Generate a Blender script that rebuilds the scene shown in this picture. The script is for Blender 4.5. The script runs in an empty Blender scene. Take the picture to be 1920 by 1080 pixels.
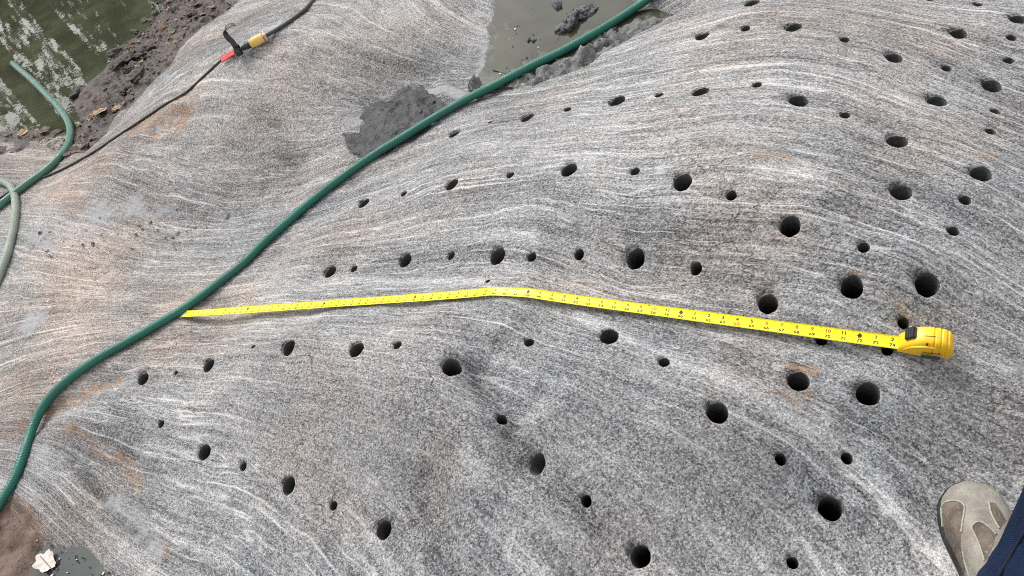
import bpy, bmesh, math, random
import numpy as np
from mathutils import Matrix, Vector

random.seed(7)
rng = np.random.default_rng(11)
R = math.radians
SC = bpy.context.scene
COL = SC.collection

# ------------------------------------------------------------------ camera
F = 1478.0                       # focal length in pixels of a 1920 px wide frame
HC = 1.41                        # camera height above the ground under the shoe
NADIR = (1430.0, 1750.0)         # where a plumb line from the camera meets the picture plane
g = np.array([(NADIR[0] - 960) / F, -(NADIR[1] - 540) / F, -1.0]); g /= np.linalg.norm(g)
up_c = -g
fw_c = np.array([0, 0, -1.0]); fw_c = fw_c - fw_c.dot(up_c) * up_c; fw_c /= np.linalg.norm(fw_c)
rt_c = np.cross(fw_c, up_c)
C2W = np.stack([rt_c, fw_c, up_c])          # rows: world X, Y, Z axes in camera coordinates
CAM = np.array([0.0, 0.0, HC])
cd = bpy.data.cameras.new('camera'); cam = bpy.data.objects.new('camera', cd); COL.objects.link(cam)
cd.sensor_width = 36.0; cd.lens = 36.0 * F / 1920.0; cd.clip_start = 0.02; cd.clip_end = 500
m4 = Matrix([list(C2W[i]) + [CAM[i]] for i in range(3)] + [[0, 0, 0, 1]])
cam.matrix_world = m4
SC.camera = cam

# ------------------------------------------------------------------ light
SUN_EL, SUN_AZ = 48.0, -20.0      # azimuth measured from +Y towards +X
w = bpy.data.worlds.new('World'); SC.world = w; w.use_nodes = True
nt = w.node_tree; bg = nt.nodes['Background']
sky = nt.nodes.new('ShaderNodeTexSky'); sky.sky_type = 'NISHITA'; sky.sun_disc = False
sky.sun_elevation = R(SUN_EL); sky.sun_rotation = R(SUN_AZ)
sky.air_density = 1.0; sky.dust_density = 3.0; sky.ozone_density = 1.0
hs = nt.nodes.new('ShaderNodeHueSaturation'); hs.inputs['Saturation'].default_value = 0.10
nt.links.new(sky.outputs[0], hs.inputs['Color']); nt.links.new(hs.outputs[0], bg.inputs['Color'])
bg.inputs['Strength'].default_value = 0.15
sd = bpy.data.lights.new('sun', 'SUN'); sd.energy = 1.1; sd.angle = R(34); sd.color = (1.0, 0.97, 0.935)
so = bpy.data.objects.new('sun', sd); COL.objects.link(so)
sdir = Vector((math.sin(R(SUN_AZ)) * math.cos(R(SUN_EL)), math.cos(R(SUN_AZ)) * math.cos(R(SUN_EL)), math.sin(R(SUN_EL))))
so.rotation_euler = sdir.to_track_quat('Z', 'Y').to_euler(); so.location = sdir * 20
SC.view_settings.view_transform = 'Standard'; SC.view_settings.look = 'None'
SC.view_settings.gamma = 1.0; SC.view_settings.use_curve_mapping = False
SC.view_settings.exposure = 0.85
SC.cycles.use_denoising = False; SC.cycles.filter_width = 1.0
SC.cycles.max_bounces = 5; SC.cycles.diffuse_bounces = 2; SC.cycles.glossy_bounces = 2; SC.cycles.transmission_bounces = 2

# ------------------------------------------------------------------ helpers
def ray(px, py):
    d = np.array([(px - 960) / F, -(py - 540) / F, -1.0])
    return C2W @ d                            # unit depth along the view axis
def at_depth(px, py, z): return CAM + ray(px, py) * z
def at_drop(px, py, drop):
    d = ray(px, py); return CAM + d * (drop / -d[2])

def hash3(ix, iy, iz, s):
    h = (ix * 374761393 + iy * 668265263 + iz * 2147483647 + s * 974634777) & 0xffffffff
    h = ((h ^ (h >> 13)) * 1274126177) & 0xffffffff
    h = ((h ^ (h >> 16)) * 2246822519) & 0xffffffff
    return ((h ^ (h >> 15)) & 0xffffff) / float(0xffffff)
def vnoise(x, y, z=None, s=0):
    x = np.asarray(x, float); y = np.asarray(y, float)
    z = np.zeros_like(x) if z is None else np.asarray(z, float)
    fx, fy, fz = np.floor(x), np.floor(y), np.floor(z)
    ix, iy, iz = fx.astype(np.int64), fy.astype(np.int64), fz.astype(np.int64)
    u, v, t = x - fx, y - fy, z - fz
    u = u*u*u*(u*(u*6-15)+10); v = v*v*v*(v*(v*6-15)+10); t = t*t*t*(t*(t*6-15)+10)
    r = 0
    for a in (0, 1):
        for b in (0, 1):
            for c in (0, 1):
                wgt = (u if a else 1-u) * (v if b else 1-v) * (t if c else 1-t)
                r = r + wgt * hash3(ix+a, iy+b, iz+c, s)
    return r * 2 - 1
def fbm(x, y, z=None, s=0, o=3):
    r = 0; a = 1.0; f = 1.0
    for k in range(o):
        r = r + a * vnoise(x*f, y*f, None if z is None else z*f, s + k*17); a *= .5; f *= 2.03
    return r
def sstep(a, b, x):
    t = np.clip((x - a) / (b - a), 0, 1); return t*t*(3-2*t)

def seg_dist(X, Y, poly):
    """distance from points to an open polyline (world XY)"""
    best = np.full(np.shape(X), 1e9)
    for (x0, y0), (x1, y1) in zip(poly[:-1], poly[1:]):
        dx, dy = x1-x0, y1-y0; L = dx*dx+dy*dy + 1e-12
        t = np.clip(((X-x0)*dx + (Y-y0)*dy) / L, 0, 1)
        best = np.minimum(best, np.hypot(X-x0-t*dx, Y-y0-t*dy))
    return best
def inside(X, Y, poly):
    c = np.zeros(np.shape(X), bool); n = len(poly)
    for i in range(n):
        x0, y0 = poly[i]; x1, y1 = poly[(i+1) % n]
        cond = ((y0 > Y) != (y1 > Y))
        xi = (x1-x0) * (Y-y0) / ((y1-y0) if y1 != y0 else 1e-12) + x0
        c ^= cond & (X < xi)
    return c
def sdist(X, Y, poly):
    """signed distance: positive inside"""
    d = seg_dist(X, Y, list(poly) + [poly[0]])
    return np.where(inside(X, Y, poly), d, -d)

# ------------------------------------------------------------------ lie of the rock
# (pixel x, pixel y, depth in metres): read from the tape's inch marks and the holes' diameters
CP = [(345,588,2.40),(463,578,2.27),(608,566,2.10),(782,553,1.90),(955,545,1.72),(1120,560,1.63),(1294,583,1.56),(1616,628,1.47),(1735,640,1.44),
 (1820,1000,1.31),(1497,713,1.42),(1345,772,1.43),(1557,953,1.40),(1201,1043,1.42),(1008,872,1.50),(845,688,1.65),(668,655,1.80),(540,650,1.97),
 (391,685,2.15),(268,710,2.27),(383,848,2.03),(541,910,1.88),(719,993,1.70),(1142,630,1.55),(1629,737,1.39),
 (1482,423,1.53),(1598,537,1.45),(1740,530,1.42),(1192,484,1.66),(933,480,1.82),(760,488,2.02),(619,510,2.17),
 (1280,340,1.63),(1066,318,1.82),(847,345,2.10),(681,380,2.32),(1690,358,1.53),(1840,325,1.50),(1682,265,1.60),
 (1497,188,1.70),(1314,170,1.83),(1158,188,2.00),(989,220,2.21),(852,250,2.40),(1758,188,1.68),(1860,160,1.70),(1676,107,1.78),(1797,62,1.80),
 (1489,50,1.92),(1410,5,2.05),(1910,35,1.80)]
# (pixel x, pixel y, drop below the camera): flat places, pools and the slopes beyond the holes
CD = [(600,150,1.42),(700,100,1.42),(820,60,1.42),(900,120,1.46),(488,80,1.36),(560,40,1.36),(620,10,1.37),(400,150,1.42),(330,220,1.50),(500,220,1.46),
 (420,300,1.53),(550,320,1.55),(650,250,1.50),(200,300,1.62),(80,420,1.70),(60,300,1.76),(30,600,1.68),(180,520,1.66),(320,430,1.62),(450,420,1.60),
 (40,850,1.70),(150,780,1.62),(100,700,1.64),(200,900,1.66),(300,1000,1.64),(420,1060,1.62),(560,1060,1.58),
 (100,100,1.80),(0,200,1.80),(250,0,1.80),(0,-100,1.85),(250,130,1.76),(170,210,1.76),(330,60,1.70),(400,30,1.62),(480,10,1.45),
 (1000,60,1.47),(1000,140,1.45),(1100,60,1.43),(1200,10,1.40),(950,-80,1.48),(770,200,1.52),(720,230,1.52),(830,190,1.50),
 (170,1060,1.74),(60,1000,1.70),(20,1060,1.72),(120,1140,1.76),(1000,1150,1.42),(1500,1200,1.45),(1900,1150,1.41),(1900,800,1.36),(700,1160,1.55),
 (2050,900,1.40),(2000,300,1.27),(2000,100,1.27),(1700,-60,1.30),(1400,-100,1.33),(2100,600,1.33),(-120,700,1.75),(-120,450,1.78),(-100,950,1.78)]
P3 = np.array([at_depth(*c) for c in CP] + [at_drop(*c) for c in CD])
EDGE = [(-5,-1.2,-.45),(-5,1.5,-.45),(-5,4,-.5),(-2,6.5,-.45),(0.5,5.5,-.15),(2,4.5,-.05),(3.2,2.5,-.05),(3.2,.5,-.1),(2,-1.2,-.15),(0,-1.5,-.15),(-2,-1.3,-.35)]
PX = np.vstack([P3, np.array(EDGE, float)])
def tps_k(r2): return 0.5 * r2 * np.log(r2 + 1e-9)
nP = len(PX)
K = tps_k(((PX[:, None, :2] - PX[None, :, :2])**2).sum(-1)) + 0.012 * np.eye(nP)
A = np.zeros((nP+3, nP+3)); A[:nP, :nP] = K; A[:nP, nP] = 1; A[:nP, nP+1:] = PX[:, :2]; A[nP:, :nP] = A[:nP, nP:].T
TW = np.linalg.solve(A, np.concatenate([PX[:, 2], np.zeros(3)]))
def tps(X, Y):
    X = np.asarray(X, float); Y = np.asarray(Y, float)
    r = TW[nP] + TW[nP+1]*X + TW[nP+2]*Y
    for i in range(nP): r = r + TW[i] * tps_k((X-PX[i, 0])**2 + (Y-PX[i, 1])**2)
    return r

# coarse lookup for casting pixels onto the smooth surface
GX0, GX1, GY0, GY1 = -3.0, 2.0, -0.5, 5.0
STEP = 0.0085
def bilin(G, X, Y, st, x0=GX0, y0=GY0):
    fx = np.clip((np.asarray(X) - x0) / st, 0, G.shape[1]-1.001); fy = np.clip((np.asarray(Y) - y0) / st, 0, G.shape[0]-1.001)
    i, j = fx.astype(int), fy.astype(int); u, v = fx-i, fy-j
    return G[j, i]*(1-u)*(1-v) + G[j, i+1]*u*(1-v) + G[j+1, i]*(1-u)*v + G[j+1, i+1]*u*v
cs = 0.04
cgx = np.arange(GX0, GX1+cs, cs); cgy = np.arange(GY0, GY1+cs, cs)
CGX, CGY = np.meshgrid(cgx, cgy); GBASE = tps(CGX, CGY)
def cast(px, py, fn):
    d = ray(px, py); ts = np.linspace(0.6, 7.0, 1600)
    X, Y, Z = CAM[0]+d[0]*ts, CAM[1]+d[1]*ts, CAM[2]+d[2]*ts
    below = Z < fn(X, Y)
    k = int(np.argmax(below)) if below.any() else len(ts)-1
    a, b = ts[max(k-1, 0)], ts[k]
    for _ in range(25):
        mth = .5*(a+b); p = CAM + d*mth
        if p[2] < float(fn(p[0], p[1])): b = mth
        else: a = mth
    return CAM + d*b
def base_fn(X, Y): return bilin(GBASE, X, Y, cs)
def W(px, py): return cast(px, py, base_fn)
def WL(pts): return [tuple(W(*p)[:2]) for p in pts]
def depth_of(p): return float((p - CAM) @ (C2W @ np.array([0, 0, -1.0])))

# ------------------------------------------------------------------ basins of mud and water (world XY)
POOL_SHORE = WL([(-60,262),(0,250),(60,244),(112,238),(138,226),(133,200),(150,160),(198,112),(214,82),(258,55),(284,20),(300,-20),(318,-60),(150,-90),(-60,-60)])
BANK = WL([(-80,275),(0,264),(60,258),(108,262),(135,284),(165,275),(200,236),(235,196),(290,150),(330,104),(346,76),(400,36),(448,2),(490,-30),(330,-100),(-80,-90)])
POND = WL([(925,-50),(930,40),(946,66),(938,100),(936,128),(912,162),(955,154),(985,152),(1012,156),(1060,140),(1100,124),(1130,104),(1180,75),(1230,48),(1275,24),(1345,-30),(1370,-60)])
POCKET = WL([(672,222),(690,206),(715,198),(735,190),(745,178),(765,171),(800,169),(830,170),(864,186),(846,202),(790,234),(740,254),(712,270),(696,262),(702,246),(690,235)])
PUDDLE = WL([(66,992),(95,1000),(122,1022),(150,1028),(190,1060),(205,1072),(220,1062),(262,1092),(280,1150),(10,1150),(36,1085),(44,1035)])
SOIL = WL([(-120,915),(0,935),(30,942),(55,962),(72,992),(58,1012),(46,1045),(36,1095),(20,1160),(-120,1160)])
def lvl(poly, d): return float(np.median([base_fn(x, y) for x, y in poly])) + d
Z_POOL = lvl(POOL_SHORE[:10], -0.03); Z_POND = lvl(POND, -0.02); Z_POCK = lvl(POCKET, -0.004); Z_PUD = lvl(PUDDLE[:8], -0.012); Z_SOIL = lvl(SOIL[1:8], -.004)

# grooves and swells that cross the smooth hump: (pixel line, half width m, depth m; negative = swell)
GROOVES = [
 ([(868,680),(905,735),(945,800),(985,860)], .028, .026), ([(775,890),(795,980),(825,1075)], .05, .016),
 ([(985,880),(1060,930),(1125,985),(1170,1050)], .035, .008), ([(600,512),(760,500),(930,497),(1090,492),(1250,505)], .05, .013),
 ([(380,588),(560,585),(780,580)], .07, .012), ([(240,690),(420,668),(620,640)], .035, -.006),
 ([(225,700),(120,750),(60,790)], .05, .02), ([(120,840),(210,930),(290,1030)], .03, .010), ([(150,800),(260,880),(330,960)], .03, .009),
 ([(230,850),(330,930),(430,1010)], .025, .006), ([(540,655),(480,690),(420,730)], .03, -.006),
 ([(455,300),(520,290),(575,330)], .06, .009), ([(380,175),(470,215),(530,275)], .06, -.010), ([(300,420),(420,400),(520,370)], .08, .009),
 ([(200,300),(300,330),(380,380)], .07, -.014), ([(1400,330),(1460,322),(1540,345)], .05, -.008), ([(1640,800),(1760,860),(1880,900)], .07, .014),
 ([(500,75),(420,130),(330,200),(240,270)], .05, -.010), ([(560,90),(640,80),(760,110)], .06, -.010), ([(590,130),(680,150),(800,150)], .06, .012)]
GROOVES += [([(860,850),(885,930),(890,1000)], .05, -.010), ([(905,1000),(930,1070)], .04, .008)]
GROOVES = [(WL(p), wd, dp*1.3) for p, wd, dp in GROOVES]

STEPS = [([(858,676),(895,735),(938,800),(962,832)], .032, .020, .10), ([(768,880),(788,960),(822,1075)], .015, .022, .12), ([(120,845),(205,935),(280,1030)], .020, .02, .06)]
STEPS = [(WL(p), dp, w1, w2) for p, dp, w1, w2 in STEPS]
def step_drop(X, Y):
    z = 0
    for poly, dp, w1, w2 in STEPS:
        d = seg_dist(X, Y, poly); (x0, y0), (x1, y1) = poly[0], poly[-1]; best = np.full(np.shape(X), 1e9); side = np.zeros(np.shape(X))
        for (a0, b0), (a1, b1) in zip(poly[:-1], poly[1:]):
            dd = seg_dist(X, Y, [(a0, b0), (a1, b1)]); cr = (a1-a0)*(Y-b0)-(b1-b0)*(X-a0); nearer = dd < best; best = np.where(nearer, dd, best); side = np.where(nearer, np.sign(cr), side)
        t = np.clip(((X-x0)*(x1-x0)+(Y-y0)*(y1-y0))/((x1-x0)**2+(y1-y0)**2), 0, 1); fade = np.clip(np.minimum(t, 1-t)*6, 0, 1)
        z = z - dp*fade*np.where(side > 0, (1-np.exp(-(d/w1)**2))*np.exp(-d/w2)*1.5, 0)
    return z

# ------------------------------------------------------------------ foliation of the gneiss: a scalar that is constant along each streak
FOL = [[(960,205),(1085,180),(1260,150),(1385,110),(1460,105),(1535,120)],[(1535,10),(1710,30),(1920,80)],[(1500,55),(1710,95),(1920,145)],
 [(1385,135),(1485,145),(1610,175),(1660,200)],[(960,245),(1110,230),(1240,210),(1380,200),(1510,220),(1660,255),(1810,320),(1920,375)],
 [(1410,260),(1490,265),(1610,300)],[(960,295),(1060,290),(1160,310),(1260,340),(1375,345),(1435,325),(1510,330),(1610,370),(1710,425),(1835,500)],
 [(960,345),(1110,340),(1310,385),(1460,380),(1510,360),(1560,375)],[(1085,380),(1185,410)],[(960,425),(1110,435),(1235,465),(1410,480),(1535,480)],
 [(985,525),(1160,520),(1360,530)],[(1185,85),(1360,30),(1480,20)],
 [(1085,580),(1185,635),(1360,705),(1460,760),(1535,805),(1600,850),(1660,920),(1710,1015),(1760,1080)],[(960,640),(1110,700),(1260,750)],
 [(1110,755),(1260,820)],[(1760,655),(1920,725)],[(1610,765),(1810,880),(1920,920)],[(1010,545),(1410,600)],
 [(960,805),(1060,900),(1125,965),(1200,1030)],[(985,920),(1085,1005),(1125,1065)],
 [(600,350),(700,310),(825,250),(950,220)],[(650,365),(750,330),(850,310),(960,290)],[(400,455),(525,435),(700,415),(800,390),(950,360)],
 [(500,505),(700,470),(900,425)],[(425,380),(550,335),(675,280)],[(590,70),(650,70),(725,90),(900,125)],[(415,135),(475,130),(550,170),(650,200)],
 [(190,240),(280,165),(350,90),(500,20)],[(425,95),(575,10)],[(400,175),(475,215),(540,280)],[(150,305),(210,290),(280,320),(340,350)],
 [(0,280),(100,290)],[(50,420),(200,450),(350,480),(450,475)],[(50,500),(250,525)],
 [(100,755),(225,700),(350,660),(500,635),(750,600),(950,595)],[(150,560),(325,570)],[(0,700),(175,640)],
 [(75,780),(200,850),(300,920),(425,990),(500,1065)],[(280,870),(415,930)],[(100,850),(200,970),(300,1040)],[(850,715),(950,840)],[(775,940),(825,1065)],
 [(450,740),(650,820)],[(600,560),(780,545),(950,535)],[(650,520),(850,505)],[(1600,560),(1800,640)],[(1650,440),(1900,540)],[(1300,900),(1450,1060)],[(540,780),(700,930)]]
smp = []
for line in FOL:
    wl = [W(*p)[:2] for p in line]
    for a, b in zip(wl[:-1], wl[1:]):
        L = np.hypot(*(b-a)); n = max(2, int(L/0.05)); d = (b-a)/L
        for k in range(n): smp.append((*(a + (b-a)*(k+.5)/n), *d))
smp = np.array(smp)
ls = 0.24
lx = np.arange(GX0-.5, GX1+.5, ls); ly = np.arange(GY0-.5, GY1+.5, ls); LX, LY = np.meshgrid(lx, ly); LXf, LYf = LX.ravel(), LY.ravel(); sg = ls*1.25
def basis(X, Y):
    return np.exp(-((X[:, None]-LXf)**2 + (Y[:, None]-LYf)**2) / (2*sg*sg))
B = basis(smp[:, 0], smp[:, 1]); bx = -B*(smp[:, 0:1]-LXf)/sg**2; by = -B*(smp[:, 1:2]-LYf)/sg**2
rows = [(smp[:, 2:3]*bx + smp[:, 3:4]*by)*1.0, (-smp[:, 3:4]*bx + smp[:, 2:3]*by)*0.35]
rhs = [np.zeros(len(smp)), np.full(len(smp), .35)]
ny_, nx_ = LX.shape; idx = np.arange(nx_*ny_).reshape(ny_, nx_); reg = []
for (i, j, k) in [(idx[:, :-2], idx[:, 1:-1], idx[:, 2:]), (idx[:-2], idx[1:-1], idx[2:])]:
    for a, b, c in zip(i.ravel(), j.ravel(), k.ravel()):
        r_ = np.zeros(nx_*ny_); r_[a] = 1; r_[b] = -2; r_[c] = 1; reg.append(r_*1.2)
rows.append(np.array(reg)); rhs.append(np.zeros(len(reg)))
MA = np.vstack(rows); CF = np.linalg.solve(MA.T @ MA + 1e-6*np.eye(MA.shape[1]), MA.T @ np.concatenate(rhs))
vs_ = 0.02
vgx = np.arange(GX0, GX1+vs_, vs_); vgy = np.arange(GY0, GY1+vs_, vs_)
Ex = np.exp(-((vgx[:, None]-lx)**2)/(2*sg*sg)); Ey = np.exp(-((vgy[:, None]-ly)**2)/(2*sg*sg))
GFOL = Ey @ CF.reshape(ny_, nx_) @ Ex.T
def fol_fn(X, Y): return bilin(GFOL, X, Y, vs_)

# ------------------------------------------------------------------ full rock height
HS = 0.02
hgx = np.arange(GX0, GX1+3*HS, HS); hgy = np.arange(GY0, GY1+3*HS, HS); HGX, HGY = np.meshgrid(hgx, hgy)
def cubic_up(G, X, Y, st):
    fx = np.clip((X-GX0)/st, 1, G.shape[1]-3); fy = np.clip((Y-GY0)/st, 1, G.shape[0]-3)
    i, j = fx.astype(int), fy.astype(int); u, v = fx-i, fy-j
    def wts(t): return (-.5*t+t*t-.5*t**3, 1-2.5*t*t+1.5*t**3, .5*t+2*t*t-1.5*t**3, -.5*t*t+.5*t**3)
    wu, wv = wts(u), wts(v); r = 0
    for b in range(4):
        for a in range(4): r = r + wu[a]*wv[b]*G[j+b-1, i+a-1]
    return r
SD = {}
def sd_up(name, X, Y): return bilin(SD[name], X, Y, HS)
for nm, poly in (('bank', BANK), ('pond', POND), ('pocket', POCKET), ('puddle', PUDDLE), ('pool', POOL_SHORE), ('soil', SOIL)): SD[nm] = sdist(HGX, HGY, poly)
GLOW = cubic_up(GBASE, HGX, HGY, cs)
for poly, wd, dp in GROOVES:
    GLOW = GLOW - dp*np.exp(-(seg_dist(HGX, HGY, poly)/wd)**2)
GLOW = GLOW + .010*fbm(HGX*2.2, HGY*2.2, s=3) + .0040*fbm(HGX*6, HGY*6, s=9)
_ends = [cast(q[0], q[1], lambda X, Y: cubic_up(GLOW, np.asarray(X, float), np.asarray(Y, float), HS)) for q in ((342, 592), (955, 549), (1690, 648))]
for a_, b_ in zip(_ends[:-1], _ends[1:]):      # the blade hangs straight between these points, so no swell may stand above it
    ts = np.linspace(0, 1, 40); lp = a_ + (b_-a_)*ts[:, None]; ex = cubic_up(GLOW, lp[:, 0], lp[:, 1], HS) + .003 - lp[:, 2]; ex = np.maximum(ex, 0)*np.clip(np.minimum(ts, 1-ts)*12, 0, 1)
    dx, dy = (b_-a_)[:2]; tq = np.clip(((HGX-a_[0])*dx + (HGY-a_[1])*dy)/(dx*dx+dy*dy), 0, 1); dq = np.hypot(HGX-a_[0]-tq*dx, HGY-a_[1]-tq*dy)
    GLOW = GLOW - np.interp(tq, ts, ex)*np.exp(-(dq/.15)**2)
JIT = fbm(HGX*9, HGY*9, s=41, o=3)
def rock_height(X, Y):
    z = cubic_up(GLOW, X, Y, HS); v = fol_fn(X, Y)
    z = z + .0022*fbm(X*7, Y*7, v*45, s=21, o=2) + .0010*fbm(X*45, Y*45, s=33, o=2)
    jt = bilin(JIT, X, Y, HS)
    z = z + step_drop(X + .012*jt, Y + .006*jt)
    for nm, sl, mx, jit in (('bank', .7, .5, .03), ('pond', .9, .25, .012), ('pocket', .8, .08, .020), ('puddle', .6, .25, .012), ('soil', .5, .12, .012)):
        d = sd_up(nm, X, Y) + jit*jt
        z = z - np.minimum(mx, sl*np.maximum(0, d + .012)**1.15)
    return z
gx = np.arange(GX0, GX1, STEP); gy = np.arange(GY0, GY1, STEP); NX, NY = len(gx), len(gy)
GXX, GYY = np.meshgrid(gx, gy)
ROCK = rock_height(GXX, GYY)
def rock_fn(X, Y): return bilin(ROCK, X, Y, STEP)

RIDGE = WL([(1020,150),(1100,110),(1150,60),(1210,30),(1290,0)])
SDG = {k: sd_up(k, GXX, GYY) for k in SD}
MUD = np.full(GXX.shape, -9.0)
def lay(mask, fn):
    X, Y = GXX[mask], GYY[mask]; MUD[mask] = np.maximum(MUD[mask], fn(X, Y))
def bank_z(X, Y):
    ds = -sd_up('pool', X, Y)
    rough = sstep(-.06, .12, ds)
    return Z_POOL + np.clip(ds, -.6, .8)*.16 + .010*fbm(X*5, Y*5, s=51) + rough*(.014*fbm(X*15, Y*15, s=52, o=3) + .012*np.abs(fbm(X*34, Y*34, s=53, o=2))) - .02*sstep(0, -.15, ds)
def pond_z(X, Y):
    rough = np.exp(-(seg_dist(X, Y, RIDGE)/.10)**2)
    return Z_POND + .004*fbm(X*4, Y*4, s=61) + .0012*fbm(X*30, Y*30, s=62) + rough*(.008 + .034*np.abs(fbm(X*17, Y*17, s=63, o=4)) + .012*fbm(X*50, Y*50, s=64))
lay(SDG['bank'] > -.12, bank_z); lay(SDG['pond'] > -.06, pond_z)
lay(SDG['pocket'] > -.10, lambda X, Y: Z_POCK + .002 + .009*fbm(X*12, Y*12, s=71, o=3) - .10*np.maximum(0, -sd_up('pocket', X, Y) - .02) + .005*fbm(X*45, Y*45, s=72))
lay(SDG['soil'] > -.06, lambda X, Y: Z_SOIL + .012*fbm(X*7, Y*7, s=85, o=3) + .008*fbm(X*28, Y*28, s=86, o=3) + .02*np.clip(sd_up('soil', X, Y), 0, .3) - .6*np.maximum(0, -sd_up('soil', X, Y)))
lay(SDG['puddle'] > -.06, lambda X, Y: Z_PUD - .022 + .008*fbm(X*10, Y*10, s=81, o=3))
WATER = np.full_like(MUD, -9.0)
WATER[SDG['bank'] > -.1] = Z_POOL
WATER = np.where(SDG['puddle'] > -.03, np.maximum(WATER, Z_PUD), WATER)
TOP = np.maximum(np.maximum(ROCK, MUD), WATER)
def top_fn(X, Y): return bilin(TOP, X, Y, STEP)
def T(px, py): return cast(px, py, top_fn)

# ------------------------------------------------------------------ materials
def new_mat(name, col=(.5, .5, .5), rough=.6, metal=0.0):
    m = bpy.data.materials.new(name); m.use_nodes = True
    b = m.node_tree.nodes['Principled BSDF']
    b.inputs['Base Color'].default_value = (*col, 1); b.inputs['Roughness'].default_value = rough; b.inputs['Metallic'].default_value = metal
    return m
class NG:
    """small helper that strings shader nodes together"""
    def __init__(s, m): s.t = m.node_tree; s.b = s.t.nodes['Principled BSDF']
    def n(s, kind, **kw):
        x = s.t.nodes.new(kind)
        for k, v in kw.items(): setattr(x, k, v)
        return x
    def l(s, a, b): s.t.links.new(a, b)
    def put(s, sock, v):
        if hasattr(v, 'is_linked'): s.l(v, sock)
        else: sock.default_value = v
    def math(s, op, a, b=0.0, c=None):
        x = s.n('ShaderNodeMath', operation=op); s.put(x.inputs[0], a); s.put(x.inputs[1], b)
        if c is not None: s.put(x.inputs[2], c)
        return x.outputs[0]
    def ramp(s, v, a, b, lo=0.0, hi=1.0):
        x = s.n('ShaderNodeMapRange', interpolation_type='SMOOTHSTEP'); s.put(x.inputs[0], v)
        for i, q in enumerate((a, b, lo, hi)): x.inputs[i+1].default_value = q
        return x.outputs[0]
    def mix(s, f, a, b, mode='MIX'):
        x = s.n('ShaderNodeMix', data_type='RGBA', blend_type=mode)
        s.put(x.inputs[0], f)
        for i, q in ((6, a), (7, b)): s.put(x.inputs[i], (*q, 1) if isinstance(q, tuple) and len(q) == 3 else q)
        return x.outputs[2]
    def noise(s, vec, scale, detail=2.0, rough=.5, dist=0.0):
        x = s.n('ShaderNodeTexNoise'); s.l(vec, x.inputs['Vector']) if vec is not None else None
        x.inputs['Scale'].default_value = scale; x.inputs['Detail'].default_value = detail
        x.inputs['Roughness'].default_value = rough; x.inputs['Distortion'].default_value = dist
        return x.outputs[0]
    def comb(s, x, y, z):
        c = s.n('ShaderNodeCombineXYZ')
        for i, q in enumerate((x, y, z)): s.put(c.inputs[i], q)
        return c.outputs[0]
    def attr(s, name): return s.n('ShaderNodeAttribute', attribute_name=name)
    def obj(s): return s.n('ShaderNodeTexCoord').outputs['Object']
    def sep(s, v):
        x = s.n('ShaderNodeSeparateXYZ'); s.l(v, x.inputs[0]); return x.outputs
    def bump(s, h, strength, dist, prev=None):
        x = s.n('ShaderNodeBump'); s.l(h, x.inputs['Height']); x.inputs['Strength'].default_value = strength; x.inputs['Distance'].default_value = dist
        if prev is not None: s.l(prev, x.inputs['Normal'])
        return x.outputs[0]

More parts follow.
